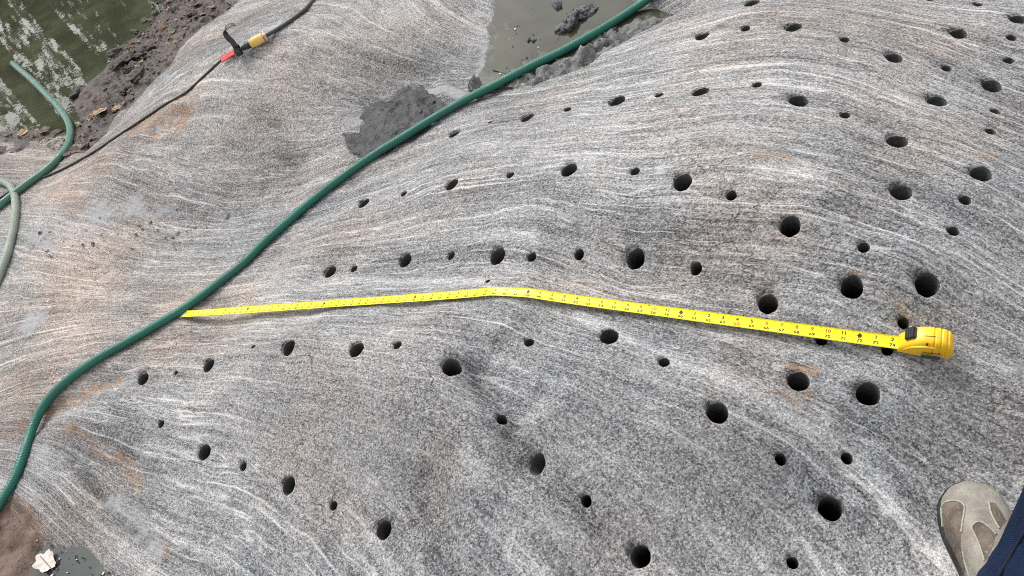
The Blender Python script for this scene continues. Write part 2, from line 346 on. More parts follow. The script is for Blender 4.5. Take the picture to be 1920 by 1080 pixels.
def rock_material():
    m = new_mat('gneiss', rough=.75); N = NG(m)
    P = N.obj(); px, py, pz = N.sep(P)[:3]
    fol = N.attr('foliation').outputs['Fac']
    msk = N.attr('marks'); mr, mg, mb = [msk.outputs['Color'], None, None]
    sc = N.n('ShaderNodeSeparateColor'); N.l(msk.outputs['Color'], sc.inputs[0]); rust, film, dark = sc.outputs[0], sc.outputs[1], sc.outputs[2]
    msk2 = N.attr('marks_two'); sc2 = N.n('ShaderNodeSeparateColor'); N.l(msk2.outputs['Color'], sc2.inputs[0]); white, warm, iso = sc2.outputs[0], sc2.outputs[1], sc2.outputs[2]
    def fv(a, k):        # position stretched along the streaks: a per metre along, k per metre across
        return N.comb(N.math('MULTIPLY', px, a), N.math('MULTIPLY', py, a), N.math('MULTIPLY', fol, k))
    # wander of the layers
    wob = N.noise(P, 7, 3); folw = N.math('ADD', fol, N.math('MULTIPLY', N.math('SUBTRACT', wob, .5), .018))
    fol = folw
    band = N.noise(fv(2.2, 24), 1, 2, .6)            # broad layers
    strk = N.noise(fv(8, 110), 1, 2, .6)             # streaks about a centimetre thick
    lines = N.noise(fv(1.7, 150), 1, 2, .65)          # long parallel lines
    fine = N.noise(fv(15, 250), 1, 1, .6)            # thread-thin streaks
    # crystals
    vo = N.n('ShaderNodeTexVoronoi'); N.l(fv(290, 330), vo.inputs['Vector']); vo.inputs['Scale'].default_value = 1; vo.inputs['Randomness'].default_value = 1
    cry = N.sep(vo.outputs['Color'])[0]
    vo2 = N.n('ShaderNodeTexVoronoi'); N.l(fv(105, 200), vo2.inputs['Vector']); vo2.inputs['Scale'].default_value = 1
    cry2 = N.sep(vo2.outputs['Color'])[1]
    grain = N.noise(fv(250, 300), 1, 1, .7)
    val = N.math('ADD', N.math('MULTIPLY', cry, .31), N.math('MULTIPLY', cry2, .10))
    val = N.math('ADD', val, N.math('MULTIPLY', N.math('SUBTRACT', grain, .5), .42))
    aniso = N.math('SUBTRACT', 1.0, N.math('MULTIPLY', iso, .75))
    sv = N.math('ADD', N.math('MULTIPLY', N.math('SUBTRACT', band, .5), .34), N.math('MULTIPLY', N.math('SUBTRACT', strk, .5), .22))
    sv = N.math('ADD', sv, N.math('MULTIPLY', N.math('SUBTRACT', fine, .5), .26))
    sv = N.math('ADD', sv, N.math('MULTIPLY', N.math('SUBTRACT', lines, .5), .38))
    val = N.math('ADD', val, N.math('MULTIPLY', sv, aniso))
    patch = N.noise(P, 2.4, 4, .55)
    val = N.math('ADD', val, N.math('ADD', N.math('MULTIPLY', N.math('SUBTRACT', patch, .5), .30), .092))
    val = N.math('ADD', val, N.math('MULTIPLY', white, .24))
    val = N.math('SUBTRACT', val, N.math('MULTIPLY', dark, .22))
    cr = N.n('ShaderNodeValToRGB'); N.l(val, cr.inputs[0]); e = cr.color_ramp.elements
    e[0].position = .02; e[0].color = (.040, .040, .042, 1); e[1].position = .74; e[1].color = (.71, .68, .655, 1)
    for p, c in ((.18, (.134, .132, .132)), (.32, (.255, .251, .249)), (.46, (.378, .370, .364)), (.58, (.508, .494, .482))):
        q = e.new(p); q.color = (*c, 1)
    col = cr.outputs[0]
    # white quartz threads
    t2 = N.math('ABSOLUTE', N.math('SUBTRACT', band, .55))
    th2 = N.math('MULTIPLY', N.ramp(t2, .002, .012, 1, 0), N.ramp(strk, .35, .55))
    th1 = N.math('MULTIPLY', N.ramp(lines, .61, .70), N.ramp(strk, .32, .55, .10, 1))
    thread = N.math('MULTIPLY', N.math('MAXIMUM', th1, N.math('MULTIPLY', th2, .8)), aniso)
    thread = N.math('MULTIPLY', thread, N.ramp(grain, .25, .5, .35, 1))
    col = N.mix(N.math('MULTIPLY', thread, .58), col, (.72, .695, .67))
    # broad tints that belong to the stone
    tint = N.ramp(N.noise(P, 3.1, 3, .6), .45, .68)
    col = N.mix(N.math('MULTIPLY', tint, .50), col, (1.0, .87, .80), 'MULTIPLY')
    col = N.mix(N.math('MULTIPLY', warm, .95), col, (1.13, .95, .82), 'MULTIPLY')
    blue = N.ramp(patch, .60, .38)
    col = N.mix(N.math('MULTIPLY', blue, .5), col, (.86, .93, 1.0), 'MULTIPLY')
    # dried mud film
    fb = N.noise(P, 26, 3, .65)
    fm = N.ramp(N.math('ADD', film, N.math('MULTIPLY', N.math('SUBTRACT', fb, .5), .9)), .40, .75)
    col = N.mix(N.math('MULTIPLY', fm, .72), col, (.30, .31, .325))
    # rust and earth stains, and the shade painted along grooves
    rb = N.noise(P, 34, 3, .7); rf = strk
    rm = N.ramp(N.math('ADD', rust, N.math('ADD', N.math('MULTIPLY', N.math('SUBTRACT', rb, .5), 1.5), N.math('MULTIPLY', N.math('SUBTRACT', rf, .5), 1.3))), .38, .95)
    rc = N.mix(N.ramp(fb, .35, .65), (.52, .36, .22), (.34, .22, .16))
    col = N.mix(N.math('MULTIPLY', rm, .85), col, N.mix(.35, (1.0, .70, .50), rc), 'MULTIPLY')
    col = N.mix(N.math('MULTIPLY', rm, .22), col, rc)
    dm = N.ramp(N.math('ADD', dark, N.math('MULTIPLY', N.math('SUBTRACT', rb, .5), 1.0)), .62, 1.0)
    col = N.mix(N.math('MULTIPLY', dm, .8), col, (.075, .062, .052))
    # sparse dark flecks and hair cracks
    fl = N.ramp(N.noise(fv(60, 100), 1, 1, .5), .71, .78)
    col = N.mix(N.math('MULTIPLY', fl, .55), col, (.07, .06, .055))
    ck = N.math('ABSOLUTE', N.math('SUBTRACT', N.noise(fv(6, 15), 1, 3, .6), .5))
    crk = N.math('MULTIPLY', N.ramp(ck, .001, .009, 1, 0), N.ramp(tint, .40, .80))
    col = N.mix(N.math('MULTIPLY', crk, .6), col, (.09, .08, .07))
    N.l(col, N.b.inputs['Base Color'])
    N.put(N.b.inputs['Roughness'], N.ramp(grain, .2, .8, .85, .58))
    N.b.inputs['Specular IOR Level'].default_value = .4
    h = N.math('ADD', N.math('MULTIPLY', cry, .35), N.math('ADD', N.math('MULTIPLY', grain, .8), N.math('MULTIPLY', fine, .7)))
    h = N.math('SUBTRACT', h, N.math('MULTIPLY', crk, .9))
    h = N.math('MULTIPLY', h, N.math('SUBTRACT', 1.0, N.math('MULTIPLY', fm, .7)))
    n1 = N.bump(strk, .55, .006); n2 = N.bump(h, .8, .0032, n1)
    N.l(n2, N.b.inputs['Normal'])
    return m
M_ROCK = rock_material()

def speck_mat(name, a, b, scale, rough, bump=.003, c=None, spec=.5, sc2=None):
    m = new_mat(name, rough=rough); N = NG(m); P = N.obj()
    n1 = N.noise(P, scale, 6, .65); n2 = N.noise(P, sc2 or scale*7, 4, .6)
    col = N.mix(N.ramp(n1, .35, .68), a, b)
    if c: col = N.mix(N.math('MULTIPLY', N.ramp(n2, .55, .72), .8), col, c)
    N.l(col, N.b.inputs['Base Color']); N.b.inputs['Specular IOR Level'].default_value = spec
    N.l(N.bump(N.math('ADD', n1, n2), .8, bump), N.b.inputs['Normal'])
    return m
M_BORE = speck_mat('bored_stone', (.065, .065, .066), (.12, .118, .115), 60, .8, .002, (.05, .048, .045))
M_MUD = speck_mat('pond_mud', (.046, .046, .034), (.074, .072, .056), 4, .36, .002, (.040, .038, .029), .3, 30)
M_CLAY = speck_mat('wet_clay', (.045, .048, .053), (.10, .103, .11), 22, .40, .006, (.028, .028, .030))
M_BANK = speck_mat('bank_soil', (.050, .036, .029), (.115, .080, .065), 6, .48, .010, (.020, .015, .012), .4, 45)
M_POCK = speck_mat('pocket_clay', (.028, .029, .032), (.060, .061, .063), 12, .45, .006, (.018, .018, .019), .25, 60)
M_EARTH = speck_mat('brown_earth', (.085, .055, .042), (.18, .125, .10), 12, .8, .008, (.05, .032, .026), .3, 70)
M_CLOD = speck_mat('clod_mud', (.10, .10, .098), (.19, .19, .19), 16, .55, .010, (.055, .053, .05), .4, 60)
M_SOIL = speck_mat('forest_soil', (.10, .075, .055), (.17, .125, .09), 3, .9, .01, (.06, .045, .035))

# ------------------------------------------------------------------ object helpers
def link(name, me, mat=None, parent=None):
    o = bpy.data.objects.new(name, me); COL.objects.link(o)
    if mat and me is not None: me.materials.append(mat)
    if parent is not None: o.parent = parent
    return o
def tag(o, label=None, cat=None, group=None, kind=None):
    if label: o['label'] = label
    if cat: o['category'] = cat
    if group: o['group'] = group
    if kind: o['kind'] = kind
    return o
def empty(name, loc=(0, 0, 0)):
    o = bpy.data.objects.new(name, None); COL.objects.link(o); o.location = loc; o.empty_display_size = .05; return o
def mesh_np(name, V, faces, smooth=True):
    """faces: list of index arrays, each (n, k)"""
    me = bpy.data.meshes.new(name); V = np.asarray(V, np.float32)
    me.vertices.add(len(V)); me.vertices.foreach_set('co', V.ravel())
    faces = [np.asarray(f, np.int32) for f in faces if len(f)]
    tot = sum(f.size for f in faces); npol = sum(len(f) for f in faces)
    me.loops.add(tot); me.polygons.add(npol)
    me.loops.foreach_set('vertex_index', np.concatenate([f.ravel() for f in faces]))
    lens = np.concatenate([np.full(len(f), f.shape[1], np.int32) for f in faces])
    me.polygons.foreach_set('loop_start', np.concatenate([[0], np.cumsum(lens)[:-1]]).astype(np.int32))
    me.polygons.foreach_set('use_smooth', np.full(npol, smooth))
    me.update(calc_edges=True); me.validate(); return me
def mesh_py(name, V, Fc, smooth=True):
    me = bpy.data.meshes.new(name); me.from_pydata([tuple(map(float, v)) for v in V], [], Fc)
    me.polygons.foreach_set('use_smooth', np.full(len(me.polygons), smooth)); me.update(); return me
def fattr(me, name, vals):
    a = me.attributes.new(name, 'FLOAT', 'POINT'); a.data.foreach_set('value', np.asarray(vals, np.float32))
def cattr(me, name, rgb):
    a = me.attributes.new(name, 'FLOAT_COLOR', 'POINT'); n = len(rgb)
    a.data.foreach_set('color', np.concatenate([rgb, np.ones((n, 1))], 1).astype(np.float32).ravel())
def catmull(pts, n):
    pts = np.asarray(pts, float); Pq = np.vstack([2*pts[0]-pts[1], pts, 2*pts[-1]-pts[-2]]); out = []
    for i in range(1, len(Pq)-2):
        for k in range(n):
            t = k/n; a, b, c, d = Pq[i-1:i+3]
            out.append(.5*((2*b) + (-a+c)*t + (2*a-5*b+4*c-d)*t*t + (-a+3*b-3*c+d)*t**3))
    out.append(pts[-1]); return np.array(out)
def resample(pts, step):
    d = np.concatenate([[0], np.cumsum(np.linalg.norm(np.diff(pts, axis=0), axis=1))]); n = max(2, int(d[-1]/step)+1)
    s = np.linspace(0, d[-1], n); return np.stack([np.interp(s, d, pts[:, k]) for k in range(3)], 1), s
def smooth1(a, k):
    if k < 1: return a
    kern = np.hanning(2*k+3)[1:-1]; kern /= kern.sum(); p = np.pad(a, (k, k), mode='edge'); return np.convolve(p, kern, 'valid')
def tube(name, pts, rad, seg=14, caps=True, uvs=True):
    pts = np.asarray(pts, float); n = len(pts); rad = np.broadcast_to(rad, n) if np.ndim(rad) <= 1 else rad
    tg = np.gradient(pts, axis=0); tg /= np.linalg.norm(tg, axis=1)[:, None]
    up = np.array([0, 0, 1.0]) if abs(tg[0][2]) < .9 else np.array([1.0, 0, 0]); V = []; nrm = np.cross(tg[0], up); nrm /= np.linalg.norm(nrm)
    L = np.concatenate([[0], np.cumsum(np.linalg.norm(np.diff(pts, axis=0), axis=1))])
    for i in range(n):
        nrm = nrm - nrm.dot(tg[i])*tg[i]; nrm /= np.linalg.norm(nrm); bn = np.cross(tg[i], nrm)
        a = np.linspace(0, 2*math.pi, seg, endpoint=False)
        V.append(pts[i] + rad[i]*(np.cos(a)[:, None]*nrm + np.sin(a)[:, None]*bn))
    V = np.concatenate(V); i, j = np.meshgrid(np.arange(n-1), np.arange(seg), indexing='ij'); j2 = (j+1) % seg
    Fq = np.stack([i*seg+j, i*seg+j2, (i+1)*seg+j2, (i+1)*seg+j], -1).reshape(-1, 4)
    fs = [Fq]
    if caps: fs += [np.arange(seg)[::-1][None], (np.arange(seg)+(n-1)*seg)[None]]
    me = mesh_np(name, V, fs)
    if uvs:
        fattr(me, 'along', np.repeat(L, seg)); ang = np.tile(np.arange(seg)/seg, n)
        fattr(me, 'ca', np.cos(ang*2*math.pi)); fattr(me, 'sa', np.sin(ang*2*math.pi))
    return me
def heightfield(name, G, keep, mat, parent=None):
    """regular grid sheet from a height table, cells where keep is true"""
    used = np.zeros(G.shape, bool); c = keep
    used[:-1, :-1] |= c; used[1:, :-1] |= c; used[:-1, 1:] |= c; used[1:, 1:] |= c
    idm = -np.ones(G.shape, np.int64); idm[used] = np.arange(used.sum())
    V = np.stack([GXX[used], GYY[used], G[used]], 1)
    Fq = np.stack([idm[:-1, :-1][c], idm[:-1, 1:][c], idm[1:, 1:][c], idm[1:, :-1][c]], 1)
    return link(name, mesh_np(name, V, [Fq]), mat, parent)

# ------------------------------------------------------------------ the rock and its drill holes
BIG, SML = .0193, .0104
HOLES = [(1410,5,1),(1399,53,0),(1317,67,2),(1489,50,1),(1584,74,0),(1834,8,0),(1745,-2,0),(1910,35,1),(1797,62,1),(1897,70,0),(1676,107,1),
 (1775,128,0),(1892,113,0),(1860,160,1),(1420,159,0),(1314,170,1),(1236,178,0),(1158,188,1),(1064,205,0),(989,220,1),(919,229,3),(852,251,1),
 (1497,188,1),(1758,188,1),(1866,209,0),(1585,216,0),(1857,246,0),(1682,264,1),(1840,325,1),(1690,360,1),(1810,375,0),(1788,433,0),(1620,463,0),
 (1482,423,1),(1372,366,0),(1280,340,1),(1191,321,0),(1067,318,1),(957,328,0),(847,345,1),(757,363,0),(682,380,1),(619,510,1),(664,504,0),
 (760,488,1),(846,479,0),(933,480,1),(997,482,0),(1086,477,0),(1192,484,1),(1306,504,0),(1440,568,1),(1598,537,1),(1740,530,1),(1694,605,0),
 (1541,637,0),(1665,655,0),(1497,713,1),(1629,737,1),(1345,772,1),(1245,679,0),(1142,630,1),(992,641,0),(845,688,1),(745,647,0),(668,655,1),
 (540,650,1),(475,650,3),(391,685,1),(330,699,3),(268,710,1),(302,795,0),(383,848,1),(456,875,0),(541,910,1),(625,948,0),(719,993,1),
 (941,787,0),(1008,872,1),(1099,939,0),(1201,1043,1),(1464,861,0),(1588,859,0),(1557,953,1),(1486,1055,0),(915,527,3)]
keep = np.ones((NY-1, NX-1), bool)
taken = np.zeros((NY-1, NX-1), bool)
xv, xf4 = [], []; nbase = NX*NY; bores = []
hole_xy = []
for hi, (hx, hy, kind) in enumerate(HOLES):
    p = cast(hx, hy, rock_fn); rr = {0: SML, 1: BIG, 2: .017, 3: .0062}[kind] * random.uniform(.95, 1.06)
    nb = {0: 4, 1: 8, 2: 8, 3: 3}[kind]
    fx, fy = (p[0]-gx[0])/STEP, (p[1]-gy[0])/STEP
    i0, j0 = int(round(fx - nb/2)), int(round(fy - nb/2))
    for dj, di in ((0, 0), (0, 1), (1, 0), (0, -1), (-1, 0), (1, 1), (-1, -1), (1, -1), (-1, 1)):
        if not taken[j0+dj:j0+dj+nb, i0+di:i0+di+nb].any(): break
    else: print('hole overlap', hx, hy); continue
    j0 += dj; i0 += di
    taken[j0:j0+nb, i0:i0+nb] = True; keep[j0:j0+nb, i0:i0+nb] = False
    hole_xy.append((p[0], p[1], rr))
    per = [(i0+k, j0) for k in range(nb)] + [(i0+nb, j0+k) for k in range(nb)] + [(i0+nb-k, j0+nb) for k in range(nb)] + [(i0, j0+nb-k) for k in range(nb)]
    n = len(per); pid = np.array([j*NX+i for i, j in per]); pc = np.array([(gx[i], gy[j]) for i, j in per])
    e = 1e-2
    nx = -(rock_fn(p[0]+e, p[1])-rock_fn(p[0]-e, p[1]))/(2*e); ny = -(rock_fn(p[0], p[1]+e)-rock_fn(p[0], p[1]-e))/(2*e)
    nvec = np.array([nx*.55, ny*.55, 1.0]); nvec /= np.linalg.norm(nvec)
    t1 = np.cross(nvec, [0, 1, 0]); t1 /= np.linalg.norm(t1); t2 = np.cross(nvec, t1)
    ang = np.arctan2(pc[:, 1]-p[1], pc[:, 0]-p[0])
    # ragged, slightly chipped rim; the chip sits on the side away from the viewer
    jit = 1 + .035*vnoise(np.cos(ang)*2.2+hi*7, np.sin(ang)*2.2, s=5) + .02*vnoise(np.cos(ang)*5+hi*3, np.sin(ang)*5, s=6)
    chip = np.clip(np.cos(ang - 2.0 - .5*math.sin(hi*2.3)), 0, 1)**2 * (.35 + .65*abs(math.sin(hi*1.7)))
    rings = []
    dirs = np.cos(ang)[:, None]*np.array([1, 0]) + np.sin(ang)[:, None]*np.array([0, 1])
    def ringxy(r): return np.array(p[:2]) + dirs*r[:, None]
    for (kk, dz) in ((1.26, 0.0), (1.10, -.015), (1.035, -.06), (1.0, -.18)):
        r = rr*(kk*jit + chip*.22*(kk > 1.01)*(1.3-kk)/.3 + chip*.05)
        q = ringxy(r); z = rock_fn(q[:, 0], q[:, 1]) + rr*dz*(1+.4*vnoise(np.cos(ang)*1.4+hi, np.sin(ang)*1.4, s=8)) - chip*rr*(.14 if kk < 1.2 else .03) * (1.6 if kk < 1.06 else 1)
        rings.append(np.column_stack([q, z]))
    prev = pid
    for rg in rings:
        ids = nbase + len(xv) + np.arange(n); xv.extend(rg)
        for k in range(n): xf4.append((prev[k], prev[(k+1) % n], ids[(k+1) % n], ids[k]))
        prev = ids
    # bore: starts in the rim and runs down its own axis
    dep = {0: .16, 1: .24, 2: .05, 3: .03}[kind]
    top = rings[-1] + np.array([0, 0, .0006]); Vb = [top]; levels = [.006, .015, .03, .06, .1, .16, .24]
    cz = top[:, 2].mean()
    for d in [q for q in levels if q <= dep+1e-6]:
        c = np.array([p[0], p[1], cz]) - nvec*(d+rr*.3); k = 1.0 - (.0 if d > .02 else .0)
        circ = c + (np.cos(ang)[:, None]*np.array([1, 0, -nx*.0]) + np.sin(ang)[:, None]*np.array([0, 1, 0]))*(rr*(1.0+.025*vnoise(np.cos(ang)*1.5+hi, np.sin(ang)*1.5, ang*0+d*25, s=12)))[:, None]
        slopez = (top[:, 2]-cz)*max(0, 1-d/.05)
        circ[:, 2] += slopez; Vb.append(circ)
    nl = len(Vb); Vb = np.concatenate(Vb); bf = []
    for a in range(nl-1):
        for k in range(n): bf.append((a*n+k, a*n+(k+1) % n, (a+1)*n+(k+1) % n, (a+1)*n+k))
    bores.append((Vb, np.array(bf), n, nl))
V = np.concatenate([np.column_stack([GXX.ravel(), GYY.ravel(), ROCK.ravel()]), np.array(xv)])
ii, jj = np.meshgrid(np.arange(NX-1), np.arange(NY-1)); b00 = jj*NX+ii
Fq = np.stack([b00, b00+1, b00+NX+1, b00+NX], -1)[keep]
rock_me = mesh_np('rock', V, [Fq, np.array(xf4)])
VX, VY = V[:, 0], V[:, 1]
fattr(rock_me, 'foliation', fol_fn(VX, VY))
# stains and bands of the stone, plus painted light and shade: (pixel line, radius px, strength)
def splat(lst):
    a = np.zeros(len(VX))
    for pts, rpx, s in lst:
        w3 = [W(*q) for q in pts]; rad = rpx*np.mean([depth_of(q) for q in w3])/F
        xy = [tuple(q[:2]) for q in w3]
        d = seg_dist(VX, VY, xy) if len(xy) > 1 else np.hypot(VX-xy[0][0], VY-xy[0][1])
        a = np.maximum(a, s*np.exp(-(d/rad)**2))
    return a
RUST = [([(1497,725)],55,.75),([(1490,672),(1530,680)],20,.7),([(215,705),(130,745),(60,770)],22,.8),([(340,215),(260,240)],48,.75),([(200,320)],45,.55),
 ([(130,800),(230,870),(260,900)],26,.7),([(30,800)],40,.7),([(1420,302),(1480,300)],22,.65),([(1690,590)],26,.7),([(1850,300)],30,.6),([(1760,500)],26,.4),
 ([(1600,510)],26,.5),([(1345,745)],30,.35),([(870,870)],40,.4),([(100,360),(160,390)],30,.6),([(1380,545)],40,.4),([(1050,525)],45,.3),([(20,960),(60,990)],45,.9),
 ([(860,605),(840,620)],20,.5),([(310,1030)],22,.7),([(520,215),(540,260)],24,.5),([(1660,340)],20,.4),([(1464,845)],18,.6),([(540,240),(400,255)],30,.3),([(420,690)],24,.4),([(1010,925),(1095,925)],14,.4),
 ([(15,700),(40,740)],20,.5),([(160,800),(230,860)],18,.5),([(620,690)],20,.2)]
FILM = [([(60,520)],60,.5),([(330,445)],60,.48),([(140,620)],55,.48),([(430,385)],40,.45),([(668,226),(690,202),(735,186),(765,166),(830,164),(868,180)],12,.95),([(690,240),(715,262)],12,.7),([(250,382)],40,.8),([(60,600)],45,.9),([(190,405)],45,.8),([(640,268)],30,.5),([(915,95),(905,130)],28,.8),([(130,430)],40,.5),([(560,325)],30,.5),([(1500,298)],40,.4),
 ([(740,690)],45,.5),([(200,930),(300,1030)],40,.6),([(80,850)],50,.6),([(660,225)],26,.7),([(160,400),(330,395)],26,.6),([(60,440),(100,470)],36,.6),([(1130,800)],50,.35),([(1660,820),(1800,870)],30,.4),([(910,760)],30,.4),([(440,880)],30,.3),([(780,80),(880,60)],40,.35)]
DARK = [([(880,695),(930,770),(975,840)],20,.55),([(780,900),(800,990),(825,1075)],20,.45),([(1000,890),(1060,930),(1120,980)],14,.4),([(690,262),(720,262)],16,.7),([(1640,790),(1780,860)],30,.25),  # lines that follow grooves and flanks paint their shade into the stone
 ([(480,330),(540,310)],24,.5),([(480,210),(520,240)],18,.5),([(620,470),(900,460)],20,.25),([(1250,140),(1000,150)],6,.3),([(130,860),(210,960),(270,1020)],10,.7),([(30,940),(60,985)],18,.9),
 ([(350,95),(240,200),(200,240)],14,.3),([(480,20),(380,90)],18,.25),([(130,700),(30,720)],10,.3),([(640,50),(550,70),(490,92)],10,.35),([(1490,655),(1475,690)],9,.6)]
WHITE = [([(1085,580),(1185,635),(1360,705),(1460,760),(1535,805),(1600,850),(1650,905),(1690,980)],15,.7),([(1400,350),(1450,330),(1510,335)],22,.7),([(1480,370),(1560,360)],18,.6),
 ([(400,210),(450,230)],40,.5),([(620,40),(800,30)],50,.3),([(880,850),(900,890)],22,.5),([(1000,290),(1110,300)],12,.5),([(600,515),(680,520),(900,520)],10,.6),([(640,115),(800,170)],30,.35),  # the long strip below the hole row is light painted on the ledge
 ([(870,440),(1000,450)],14,.4),([(1000,330),(1200,350),(1370,345)],9,.5),([(240,180),(170,240)],16,.5),([(300,890),(420,930)],10,.5),([(300,600),(600,590)],14,.35),([(1740,40),(1560,15)],6,.5),([(960,200),(1250,150)],6,.4)]
WHITE += [([(60,420),(200,560),(120,660)],170,.22),([(350,560),(520,540)],80,.20),([(700,60),(560,120),(400,220)],130,.22),([(120,280)],90,.20),([(300,420),(480,400)],90,.14)]  # broad pale washes: the brighter light of the left side painted in
WARM = [([(40,560),(250,420)],120,.7),([(700,80),(560,160),(420,260)],110,.45),([(600,330),(760,300)],60,.3),([(50,300),(200,300)],120,.8),([(100,500),(150,650),(60,720)],130,.9),([(300,560),(450,560)],70,.8),([(350,200)],90,.7),([(250,650),(400,640)],60,.7),([(200,900),(120,980)],70,.6),([(480,30),(330,110)],60,.8),
 ([(1500,30),(1750,80)],90,.5),([(1800,260)],90,.4),([(1000,520),(1250,530)],30,.5),([(500,480),(640,440)],70,.4),([(830,870)],60,.4)]
ISO = [([(480,150),(650,180),(800,110)],110,.6),([(400,250),(520,250)],70,.5),([(560,760),(720,820),(620,900)],130,1.0),([(1100,800),(1250,930),(1350,900)],170,.9),([(860,800),(860,950)],90,.9),([(1700,760),(1850,760)],110,.5),([(1420,980)],120,.8),([(700,30),(850,80)],80,.6),([(480,740)],80,.8),([(1300,640)],60,.5)]
m_rust, m_dark = splat(RUST), splat(DARK)
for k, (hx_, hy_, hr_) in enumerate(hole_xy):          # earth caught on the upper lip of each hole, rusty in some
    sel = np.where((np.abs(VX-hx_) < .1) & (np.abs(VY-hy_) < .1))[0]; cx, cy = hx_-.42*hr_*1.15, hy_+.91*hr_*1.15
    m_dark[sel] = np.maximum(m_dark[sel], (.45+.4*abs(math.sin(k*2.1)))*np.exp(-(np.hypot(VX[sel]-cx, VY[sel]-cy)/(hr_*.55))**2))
    if k % 3 == 0: m_rust[sel] = np.maximum(m_rust[sel], .62*np.exp(-(np.hypot(VX[sel]-hx_, VY[sel]-hy_)/(hr_*1.9))**2))
cattr(rock_me, 'marks', np.column_stack([m_rust, splat(FILM), m_dark]))
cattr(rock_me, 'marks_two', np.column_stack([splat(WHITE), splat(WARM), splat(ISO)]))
rock = tag(link('rock', rock_me, M_ROCK), 'grey banded gneiss outcrop drilled with rows of holes', kind='structure')
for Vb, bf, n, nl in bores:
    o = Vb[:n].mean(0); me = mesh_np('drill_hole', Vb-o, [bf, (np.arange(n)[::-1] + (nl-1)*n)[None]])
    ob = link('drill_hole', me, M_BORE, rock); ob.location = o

# ------------------------------------------------------------------ mud, water, wider ground
def cellmask(fn): return fn[:-1, :-1] & fn[1:, 1:] & fn[:-1, 1:] & fn[1:, :-1]
near = MUD > ROCK - .03
def mudsheet(name, key, marg, mat, extra=None):
    k = cellmask((SDG[key] > -marg) & near & (MUD > -5))
    if extra is not None: k &= extra[:-1, :-1]
    return tag(heightfield(name, MUD, k, mat), kind='structure')
mudsheet('mud_bank', 'bank', .10, M_BANK); mudsheet('soil_patch', 'soil', .05, M_EARTH); RG = np.exp(-(seg_dist(GXX, GYY, RIDGE)/.10)**2) > .45
mudsheet('mud_flat', 'pond', .05, M_MUD, ~RG); mudsheet('mud_ridge', 'pond', .05, M_CLOD, RG); mudsheet('mud_pocket', 'pocket', .085, M_POCK); mudsheet('puddle_bed', 'puddle', .02, M_POCK, SDG['soil'] < -.035)
def water_mat(name, col, wav, rough=.02):
    m = new_mat(name, col, rough); N = NG(m); P = N.obj()
    N.b.inputs['IOR'].default_value = 1.42; N.b.inputs['Specular IOR Level'].default_value = .5
    n1 = N.noise(P, 5, 3, .6); col_ = N.mix(N.ramp(n1, .35, .7), tuple(c*.7 for c in col), tuple(c*1.2 for c in col)); N.l(col_, N.b.inputs['Base Color'])
    N.l(N.bump(N.noise(P, 11, 3, .6), wav, .004), N.b.inputs['Normal']); return m
M_POOL = water_mat('pool_water', (.068, .073, .044), .07)
M_PONDW = water_mat('pond_water', (.052, .050, .032), .03, .06)
M_PUD = water_mat('puddle_water', (.05, .058, .055), .10)
def sheet(name, poly, z, mat, grow=.12):
    c = np.mean(poly, 0); V = [(x, y, z) for x, y in poly]
    if sum(a[0]*b[1]-b[0]*a[1] for a, b in zip(V, V[1:]+V[:1])) < 0: V = V[::-1]
    return tag(link(name, mesh_py(name, V, [list(range(len(V)))], False), mat), kind='structure')
def grown(poly, m):
    """outline pushed outwards so that the sheet ends under the shore"""
    c = np.mean(poly, 0); out = []
    for x, y in poly:
        v = np.array([x, y])-c; out.append(tuple(c + v*(1+m/np.linalg.norm(v))))
    return out
pool_poly = WL([(60,290),(150,290),(240,190),(300,140),(350,70),(460,0)])
sheet('pool_water', [(-8, 1.5), (-2.6, 3.0)] + pool_poly + [(0.6, 5.2), (1.5, 12), (-8, 12)], Z_POOL, M_POOL)
sheet('pond_water', WL([(915,-60),(924,40),(938,66),(930,100),(925,140),(985,150),(1060,136),(1130,98),(1230,42),(1330,-50)]), Z_POND + .0025, M_PONDW)
sheet('puddle_water', grown(PUDDLE, .03), Z_PUD, M_PUD)
# wide forest floor beyond and below the outcrop
gs = 60; gn = 60
fx = np.linspace(-gs, gs, gn*2+1); FXX, FYY = np.meshgrid(np.sign(fx)*np.abs(fx/gs)**2*gs, np.sign(fx)*np.abs(fx/gs)**2*gs)
FZ = -.62 + .12*fbm(FXX*.3, FYY*.3, s=91) + np.clip((np.hypot(FXX, FYY)-7)*.05, 0, 3)
q = np.arange((gn*2+1)**2).reshape(gn*2+1, -1)
tag(link('ground', mesh_np('ground', np.column_stack([FXX.ravel(), FYY.ravel(), FZ.ravel()]), [np.stack([q[:-1, :-1], q[:-1, 1:], q[1:, 1:], q[1:, :-1]], -1).reshape(-1, 4)]), M_SOIL), kind='structure')

